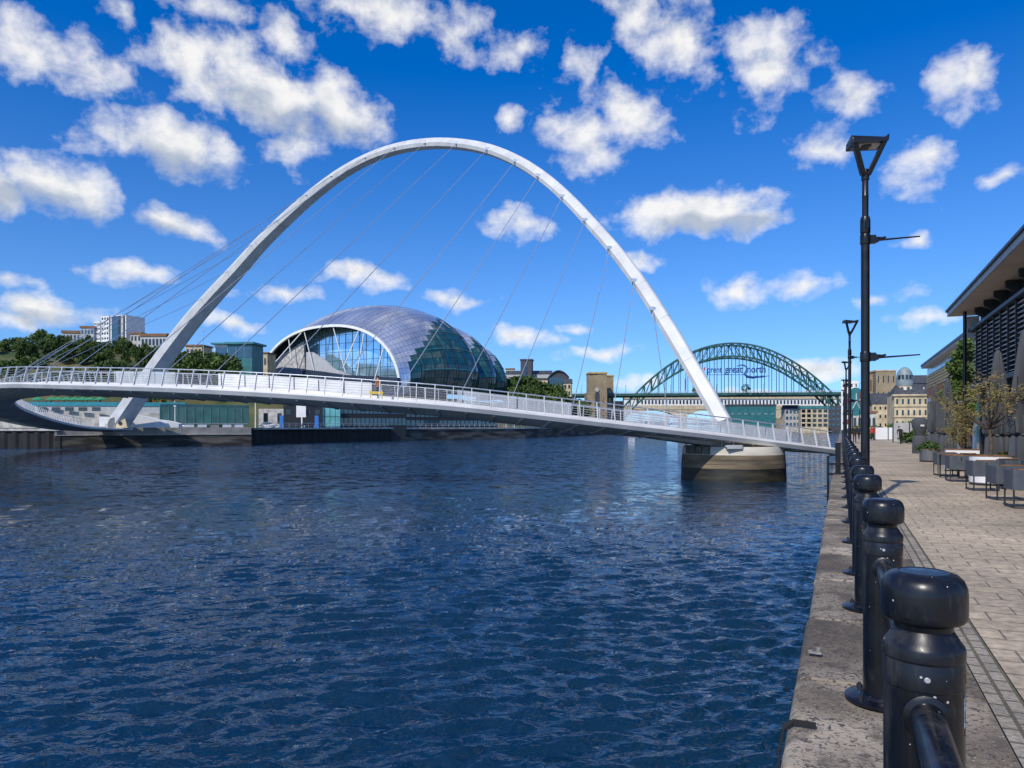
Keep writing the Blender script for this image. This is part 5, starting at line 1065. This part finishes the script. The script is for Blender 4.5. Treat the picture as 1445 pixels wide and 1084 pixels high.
parasol(1408, 23.5, 493, 'tall closed charcoal parasol behind the white planter and olive tree', .42, 3)
parasol(1446, 20, 464, 'closed grey parasol cut off by the right edge of the photo', .44, 4)
loc = G(1298, 44); t = thing('patio_heater', 'covered black patio heater with a bulbous top at the far end of the terrace', 'patio heater', loc)
b = MB(); b.lathe([(.40, .0), (.42, .06), (.40, .9), (.34, 1.0), (.30, 1.08)], loc, 20); b.build('base_cover', M['canvas'], t, smooth=40); b = MB(); b.lathe([(.22, 1.05), (.26, 1.2), (.42, 1.55), (.47, 1.85), (.40, 2.05), (.2, 2.16), (.01, 2.18)], loc, 20); b.build('hood_cover', M['canvas'], t, smooth=50); b = MB(); b.box(loc+Vector((-.1, -.45, 1.68)), (.22, .02, .1)); b.build('logo_patch', M['whitew'], t)
# ------------------------------------------------------------ tub chairs and tables
def make_chair():
    t = thing('tub_chair', 'x', 'chair'); w, d, h0, h1 = .58, .56, .36, .76; e = .022
    for nm, c, s_ in (('back_panel', (0, -d/2, (h0+h1)/2), (w, e, h1-h0)), ('side_panel', (-w/2, 0, (h0+h1)/2), (e, d-e, h1-h0)), ('side_panel', (w/2, 0, (h0+h1)/2), (e, d-e, h1-h0)), ('seat', (0, .02, .40), (w-e, d-e, .05))):
        b = MB(); b.box(c, s_); b.build(nm, M['grey'], t, bevel=.008)
    b = MB(); b.box((0, -d/2+.01, h1+.012), (w*.8, .05, .022)); b.build('timber_trim', M['wood'], t, bevel=.004)
    for sx in (-1, 1):
        x = sx*(w/2-.012); 
        for y in (-d/2+.012, d/2-.012): b = MB(); b.bar((x, y, 0), (x, y, h0), .026); b.build('leg', M['dark'], t)
        b = MB(); b.bar((x, -d/2, .013), (x, d/2, .013), .024); b.build('stretcher', M['dark'], t)
    b = MB(); b.bar((-w/2, -d/2+.012, .013), (w/2, -d/2+.012, .013), .024); b.build('stretcher', M['dark'], t); b = MB(); b.box((0, -d/2-.013, .66), (.03, .004, .09)); b.build('handle_slot', M['soil'], t); return t
ch = make_chair()
CH = [(1419, 16.2, 'nearest charcoal tub chair with a timber top rail, fully in view'), (1386, 18.6, 'charcoal tub chair second nearest, before the white planter'), (1353, 21.6, 'charcoal tub chair third nearest, left of the white planter'), (1334, 24.2, 'charcoal tub chair at the far left end of the terrace row'), (1447, 14.6, 'charcoal tub chair cut off by the right edge of the photo'), (1430, 18.9, 'tub chair half hidden behind the nearest one'), (1371, 22.8, 'tub chair facing the third one across its table')]
for i, (px, D, lab) in enumerate(CH):
    loc = G(px, D); rz = R(-14)+rng.uniform(-.08, .08)+(math.pi if i > 4 else 0)
    if i == 0: ch.location = loc; ch.rotation_euler = (0, 0, rz); ch['label'] = lab; ch['group'] = 'tub chairs on the restaurant terrace'
    else: dup(ch, loc, rz, lab)
def table(px, D, label):
    loc = G(px, D); t = thing('terrace_table', label, 'table', loc, R(-14)); MT = Matrix.Rotation(R(-14), 3, 'Z'); b = MB(); b.box(loc+Vector((0, 0, .735)), (.62, .62, .03), R(-14)); b.build('tabletop', M['wood'], t, bevel=.005)
    for sx in (-1, 1):
        for sy in (-1, 1): q = loc+MT@Vector((sx*.27, sy*.27, 0)); b = MB(); b.bar(q, q+Vector((0, 0, .72)), .03); b.build('leg', M['dark'], t)
table(1344, 23.0, 'small timber topped table between the two farthest tub chairs')
# ------------------------------------------------------------ city at the end of the quay
D = 300
rt, w_, W, H = building('domed_building', 'ornate sandstone building with rows of dark windows and a grey domed turret', 1262, 1305, 559, D, .5, 10, 'sand', R(-12), 3, 6, win='glassd', ww=.34, wh=.46, scols=0)
mb = MB(); mb.prism([w_(-.4, -.4, H*.36), w_(W, -.4, H*.36), w_(W, 0, H*.36), w_(-.4, 0, H*.36)], (0, 0, .35)); mb.prism([w_(-.4, -.4, H*.68), w_(W, -.4, H*.68), w_(W, 0, H*.68), w_(-.4, 0, H*.68)], (0, 0, .35)); mb.prism([w_(-.7, -.7, H), w_(W, -.7, H), w_(W, 2, H), w_(-.7, 2, H)], (0, 0, .7)); mb.build('cornice', M['sand'], rt)
mb = MB(); mb.loft([[w_(0, 0, H+.7), w_(0, 10, H+.7), w_(2, 5, H+5)], [w_(W, 0, H+.7), w_(W, 10, H+.7), w_(W-2, 5, H+5)]]); mb.build('roof', M['slate'], rt)
tc_ = G(1276.5, D+4); zt0 = ZY(557, D+4)
mb = MB(); mb.lathe([(3.1, zt0-6), (3.1, zt0+.0), (3.4, zt0+.1), (3.4, zt0+.6), (3.0, zt0+.7), (3.0, ZY(544, D)+0)], tc_, 24); tr = mb.build('turret', M['sand'], rt, smooth=30)
for k in range(7):
    a = R(200+k*23); mb = MB(); mb.box(tc_+Vector((3.03*math.cos(a), 3.03*math.sin(a), ZY(550, D))), (.25, .75, 2.2), a); mb.build('window', M['glassd' if k % 2 else 'whitew'], tr)
zd = ZY(544, D); hh = ZY(517, D)-zd
M['lead'] = mk('lead_dome', (.20, .25, .26), .5, 0, .2, .5)
mb = MB(); mb.lathe([(3.15, zd), (3.15, zd+hh*.42)]+[(3.15*math.cos(R(a)), zd+hh*.42+hh*.58*math.sin(R(a))) for a in range(10, 90, 10)]+[(.05, zd+hh)], tc_, 24); dm_ = mb.build('dome', M['lead'], rt, smooth=40)
for k in range(6):
    a = R(205+k*26); mb = MB(); mb.box(tc_+Vector((3.1*math.cos(a), 3.1*math.sin(a), zd+hh*.45)), (.4, .9, 1.7), a); mb.build('dormer_window', M['glassd'], dm_)
building('castle_keep', 'square brown stone castle keep with flat top rising behind the lamp post', 1236, 1262, 524, 410, 6, 14, 'stone', R(-10), 3, 4, win='glassd', ww=.22, wh=.42, roof='sand', roofh=.8, over=.3, cat='castle')
building('castle_wing', 'lower castle wall joined to the left of the square keep', 1226, 1237, 528, 416, 6, 14, 'stone', R(-10), 2, 2, win='glassd', ww=.2, wh=.5, cat='castle')
building('stone_building', 'brown stone warehouse with a sloping slate roof below the castle keep', 1231, 1264, 570, 330, .5, 12, 'sand', R(-14), 3, 5, win='glassd', ww=.3, wh=.35, roof='slate', roofh=5, flat=False)
building('slate_building', 'dark slate roofed building right of the domed turret', 1287, 1310, 541, 330, 1, 12, 'slate', R(-14), 4, 4, win='lgrey', ww=.3, wh=.3, roof='slate', roofh=4, flat=False)
building('cafe_building', 'low brown building with yellow flower boxes at the far end of the quay', 1203, 1232, 583, 210, 0, 8, 'conc', R(-18), 1, 5, win='glassd', ww=.6, wh=.5, roof='wood', roofh=.6)
mc = P(1208, 567, 195); mb = MB(); ringp = [mc+Vector((4.2*math.cos(R(a))*.62, 0, 3.8*math.sin(R(a)))) for a in range(0, 360, 12)]
root = thing('mural_panel', 'round teal mural panel with white flower shapes and a red edge by the far lamps', 'mural', Vector((mc.x, mc.y, 0)))
mb.prism(ringp, (0, .3, 0)); mb.build('panel', M['teal'], root); mb = MB()
for k in range(5):
    a = R(90+72*k); mb.bar(mc+Vector((0, -.06, 0)), mc+Vector((1.6*math.cos(a), -.06, 2.2*math.sin(a))), .45, .08)
mb.build('flower_motif', M['whitew'], root); mb = MB(); mb.prism([P(1214.5, 553, 194.5), P(1218, 553, 194.5), P(1218, 584, 194.5), P(1215.5, 584, 194.5)], (0, .3, 0)); mb.build('red_edge', M['red'], root)
for px in (1203, 1213): mb = MB(); a = G(px, 195); mb.bar(a, a+Vector((0, 0, 6)), .2); mb.build('post', M['dark'], root)
for k, (px, w_h, D, lab) in enumerate([(1283, 2.0, 74, 'pale grey hoarding panel behind the stooping walker'), (1253, 1.5, 86, 'low white banner barrier left of the grey hoarding')]):
    a = G(px, D); mb = MB(); ww_ = 3.2 if k == 0 else 3.0
    root = thing('hoarding' if k == 0 else 'barrier', lab, 'hoarding' if k == 0 else 'barrier', a, R(-8)); MT = Matrix.Rotation(R(-8), 3, 'Z')
    mb.box(a+Vector((0, 0, w_h/2+.05)), (ww_, .1, w_h-.1), R(-8)); mb.build('panel', M['lgrey' if k == 0 else 'whitew'], root, bevel=.01)
    for sx in (-.5, 0, .5): mb = MB(); q = a+MT@Vector((ww_*sx*.98, -.07, 0)); mb.bar(q, q+Vector((0, 0, w_h)), .07); mb.build('post', M['dark'], root)
for k, (px, D, sc, lab) in enumerate([(1246, 96, 1.3, 'round green shrub left of the white barrier'), (1252, 99, 1.5, 'green shrub behind the white barrier'), (1268, 92, 1.2, 'green shrub behind the grey hoarding'), (1277, 95, 1.7, 'tallest dark shrub behind the grey hoarding'), (1205, 150, 1.3, 'yellowish shrub under the teal mural'), (1213, 150, 1.4, 'green shrub right of the teal mural'), (1290, 70, 1.1, 'shrub at the right end of the grey hoarding')]):
    p = G(px, D); bush(k % 2, p.x, p.y, 0, sc, lab, 'shrubs at the far end of the quay')
# ------------------------------------------------------------ people (one skinned surface each)
M['skin'] = mk('skin', (.42, .25, .17), .6, 0, .1, 5); M['hair'] = mk('dark_hair', (.025, .018, .012), .7)
def cloth(n, c): return mk(n, c, .85, 0, .2, 6)
CL = {'black': cloth('black_cloth', (.012, .012, .014)), 'navy': cloth('navy_cloth', (.015, .02, .045)), 'red': cloth('red_cloth', (.4, .03, .02)), 'white': cloth('white_cloth', (.6, .6, .58)), 'green': cloth('green_cloth', (.03, .25, .12)), 'blue': cloth('blue_cloth', (.03, .12, .4)), 'orange': M['orange'], 'grey': cloth('grey_cloth', (.12, .12, .13))}
PM = {}
def person_mesh(kind):
    if kind in PM: return PM[kind]
    bend = .45 if kind == 'stoop' else .03; st = .16 if kind != 'stand' else .04
    def tb(x, y, z): # torso bend about the hips
        z0 = .93; dz = z-z0; return (x, y+math.sin(bend)*dz, z0+math.cos(bend)*dz)
    J = {'pel': (0, 0, .93), 'sp': tb(0, 0, 1.12), 'ch': tb(0, 0, 1.32), 'nk': tb(0, .01, 1.47), 'hb': tb(0, .03, 1.56), 'ht': tb(0, .04, 1.68)}
    Rr = {'pel': (.15, .11), 'sp': (.14, .10), 'ch': (.165, .115), 'nk': (.055, .055), 'hb': (.082, .095), 'ht': (.07, .08)}
    E_ = [('pel', 'sp'), ('sp', 'ch'), ('ch', 'nk'), ('nk', 'hb'), ('hb', 'ht')]
    for sd, sg in (('l', 1), ('r', -1)):
        f_ = sg*st
        J['hip'+sd] = (.09*sg, 0, .88); J['kn'+sd] = (.10*sg, f_*.55+.03, .49); J['an'+sd] = (.10*sg, f_*1.1-.04, .09); J['to'+sd] = (.11*sg, f_*1.1+.12, .04)
        Rr['hip'+sd] = (.095, .095); Rr['kn'+sd] = (.06, .06); Rr['an'+sd] = (.045, .045); Rr['to'+sd] = (.045, .03)
        E_ += [('pel', 'hip'+sd), ('hip'+sd, 'kn'+sd), ('kn'+sd, 'an'+sd), ('an'+sd, 'to'+sd)]
        J['sh'+sd] = tb(.19*sg, 0, 1.40); J['el'+sd] = tb(.235*sg, -f_*.4+.0, 1.13); J['wr'+sd] = tb(.22*sg, -f_*.6+.1, .90); J['ha'+sd] = tb(.215*sg, -f_*.7+.13, .80)
        Rr['sh'+sd] = (.065, .065); Rr['el'+sd] = (.046, .046); Rr['wr'+sd] = (.032, .032); Rr['ha'+sd] = (.026, .04)
        E_ += [('ch', 'sh'+sd), ('sh'+sd, 'el'+sd), ('el'+sd, 'wr'+sd), ('wr'+sd, 'ha'+sd)]
    ks = list(J); me = bpy.data.meshes.new('body'); me.from_pydata([J[k] for k in ks], [(ks.index(a), ks.index(b)) for a, b in E_], []); o = bpy.data.objects.new('body', me); COL.objects.link(o)
    o.modifiers.new('skin', 'SKIN'); ly = me.skin_vertices[0] if me.skin_vertices else None
    for i, k in enumerate(ks): ly.data[i].radius = Rr[k]
    ly.data[0].use_root = True; sbm = o.modifiers.new('sub', 'SUBSURF'); sbm.levels = 2; sbm.render_levels = 2
    bpy.context.view_layer.update(); dg = bpy.context.evaluated_depsgraph_get(); out = bpy.data.meshes.new_from_object(o.evaluated_get(dg)); bpy.data.objects.remove(o)
    nkz = J['nk'][2]; wr = [Vector(J['wrl']), Vector(J['wrr'])]; idx = []
    for p in out.polygons:
        c = p.center; near = min((c-v_).length for v_ in wr)
        idx.append(2 if (c.z > nkz+.0 and c.y > J['nk'][1]-.2) or (near < .13 and c.z < wr[0].z-.0) else 1 if c.z < .92 else 0)
    out.materials.clear()
    for _ in range(3): out.materials.append(None)
    out.polygons.foreach_set('material_index', idx); out.polygons.foreach_set('use_smooth', [True]*len(idx)); PM[kind] = (out, J); return PM[kind]
def person(loc, rz, kind, top, legs, label, group=None, h=1.72):
    me, J = person_mesh(kind); t = thing('person', label, 'person', loc, rz, group); t.scale = (h/1.74,)*3
    key = (kind, top, legs); m2_ = PM.get(key)
    if not m2_:
        m2_ = me.copy(); m2_.materials[0] = CL[top]; m2_.materials[1] = CL[legs]; m2_.materials[2] = M['skin']; PM[key] = m2_
    o = bpy.data.objects.new('body', m2_); COL.objects.link(o); o.parent = t
    b = MB(); c = Vector(J['ht']); b.lathe([(.001, .085), (.05, .075), (.085, .03), (.09, -.02), (.082, -.07), (.06, -.09)], (c.x, c.y-.018, c.z-.015), 12); hm = PM.get(('hair', kind)) or b.mesh('hair'); PM[('hair', kind)] = hm
    if not hm.materials: hm.materials.append(M['hair'])
    ho = bpy.data.objects.new('hair', hm); COL.objects.link(ho); ho.parent = t; return t
person(G(1271, 68), QA+R(20), 'stoop', 'black', 'black', 'person in a black coat stooping as they walk along the quay by the grey hoarding', h=1.72)
person(G(1206, 74), QA, 'walk', 'black', 'black', 'person in dark clothes walking away beside the far street lamps')
person(G(1212, 92), QA+.4, 'walk', 'navy', 'black', 'person in navy standing a little beyond the walker near the lamps')
person(G(1231, 84), QA+3, 'walk', 'red', 'black', 'person with a red top just right of the nearest lamp pole')
person(G(1235, 88), QA+2.6, 'stand', 'black', 'black', 'person in black beside the one with the red top')
ii = at_px(531, 2.2); a = dk(ii, 2.2, 0); person(a, R(60), 'stand', 'orange', 'navy', 'person in orange standing on the footbridge behind a yellow board', h=1.75)
mb = MB(); b = dk(ii, 1.6, .45); T = Vector(TG[int(ii)]); mb.bar(b-T*.5, b+T*.5, .1, .2); mb.bar(b-T*.42-Vector((0, 0, .43)), b-T*.42+Vector((0, 0, .2)), .06); mb.bar(b+T*.42-Vector((0, 0, .43)), b+T*.42+Vector((0, 0, .2)), .06)
tag(mb.build('yellow_barrier', M['yellow'], origin=b-Vector((0, 0, .43))), 'yellow board barrier standing on the footbridge deck', 'barrier')
# crowd and parasols on the plaza beneath the deck
cols = ['green', 'blue', 'red', 'white', 'navy', 'orange', 'grey', 'black']; Dp = 189; zp = 7.0
sl3 = MB(); sl3.prism([G(-40, Dp-1.5, 6.0), G(290, Dp+5, 6.0), G(290, Dp+16, 6.0), G(-40, Dp+12, 6.0)], (0, 0, 1.0)); tag(sl3.build('terrace', M['conc']), kind='structure')
for k in range(26):
    px = 30+k*8.6+rng.uniform(-2.5, 2.5); D = Dp+2+rng.uniform(0, 5); kd = ('stand', 'walk')[k % 2]
    person(G(px, D, zp), rng.uniform(0, 6), kd, cols[(k*3) % 8], ('navy', 'black', 'grey')[k % 3], 'tiny person in %s on the far terrace under the deck, %s from the left' % (cols[(k*3) % 8], nth(k)), 'people on the far terrace', rng.uniform(1.6, 1.85))
def small_parasol():
    t = thing('parasol', 'x', 'parasol'); b = MB(); b.tube([(0, 0, 0), (0, 0, 2.6)], .05, 6); b.build('pole', M['lgrey'], t); b = MB(); b.lathe([(1.6, 1.95), (1.62, 2.05), (.8, 2.5), (.02, 2.8)], n=8); b.build('canopy', CL['green'], t); return t
sp_ = small_parasol()
for k, px in enumerate((74, 84, 95, 106, 117, 128, 142, 54)):
    loc = G(px, Dp+5, zp-.3); lab = 'open green parasol on the far terrace under the deck, %s of the row' % nth(k)
    if k == 0: sp_.location = loc; sp_['label'] = lab; sp_['group'] = 'green parasols on the far terrace'
    else: dup(sp_, loc, rng.uniform(0, 1), lab)
for k in range(14):
    px = 572+k*12+rng.uniform(-3, 3); x0, y0 = 0, 0; D = 243+k*4.4; person(G(px, D, 1.35), rng.uniform(0, 6), ('walk', 'stand')[k % 2], cols[(k*5+2) % 8], 'navy', 'tiny person in %s below the concert hall, %s from the left' % (cols[(k*5+2) % 8], nth(k)), 'people on the far quay')
# parked cars on the far bank
def make_car(mat, label, loc, rz):
    t = thing('parked_car', label, 'car', loc, rz); w = .86
    b = MB(); prof = [(-2.15, .3), (-2.2, .62), (-2.1, .86), (-1.55, .96), (-.75, 1.42), (.55, 1.46), (1.35, 1.02), (2.0, .9), (2.2, .62), (2.15, .3)]
    def pt(x, y, z): return Vector(loc)+Matrix.Rotation(rz, 3, 'Z')@Vector((x, y, z))
    b.loft([[pt(x, y*(1 if z < 1 else .86), z) for x, z in prof] for y in (-w, w)]); b.build('body', mat, t, bevel=.05)
    for y in (-1, 1):
        g_ = MB(); g_.prism([pt(x, y*w*.93, z) for x, z in ((-1.35, .99), (-.72, 1.36), (.5, 1.39), (1.2, 1.03))], Matrix.Rotation(rz, 3, 'Z')@Vector((0, y*.06, 0))); g_.build('window', M['glassd'], t)
        for x in (-1.35, 1.35):
            q = MB(); q.tube([pt(x, y*(w-.18), .33), pt(x, y*(w+.03), .33)], .33, 16); wh_ = q.build('wheel', M['rubber'], t); q = MB(); q.tube([pt(x, y*(w+.02), .33), pt(x, y*(w+.05), .33)], .2, 12); q.build('rim', M['steel'], wh_)
        for x, mm_ in ((2.12, 'whitew'), (-2.12, 'red')): q = MB(); q.box(pt(x, y*.6, .72), (.12, .3, .12), rz); q.build('headlight' if x > 0 else 'tail_light', M[mm_], t)
make_car(M['silver'], 'silver car parked on the far quay right of the glass screen', G(378, 190, 1.35), R(8)); make_car(M['black'], 'black car parked before the dark building on the far quay', G(437, 198, 1.35), R(12)); make_car(M['silver'], 'white and grey car parked behind the green glass screen', G(262, 182, 1.4), R(4))
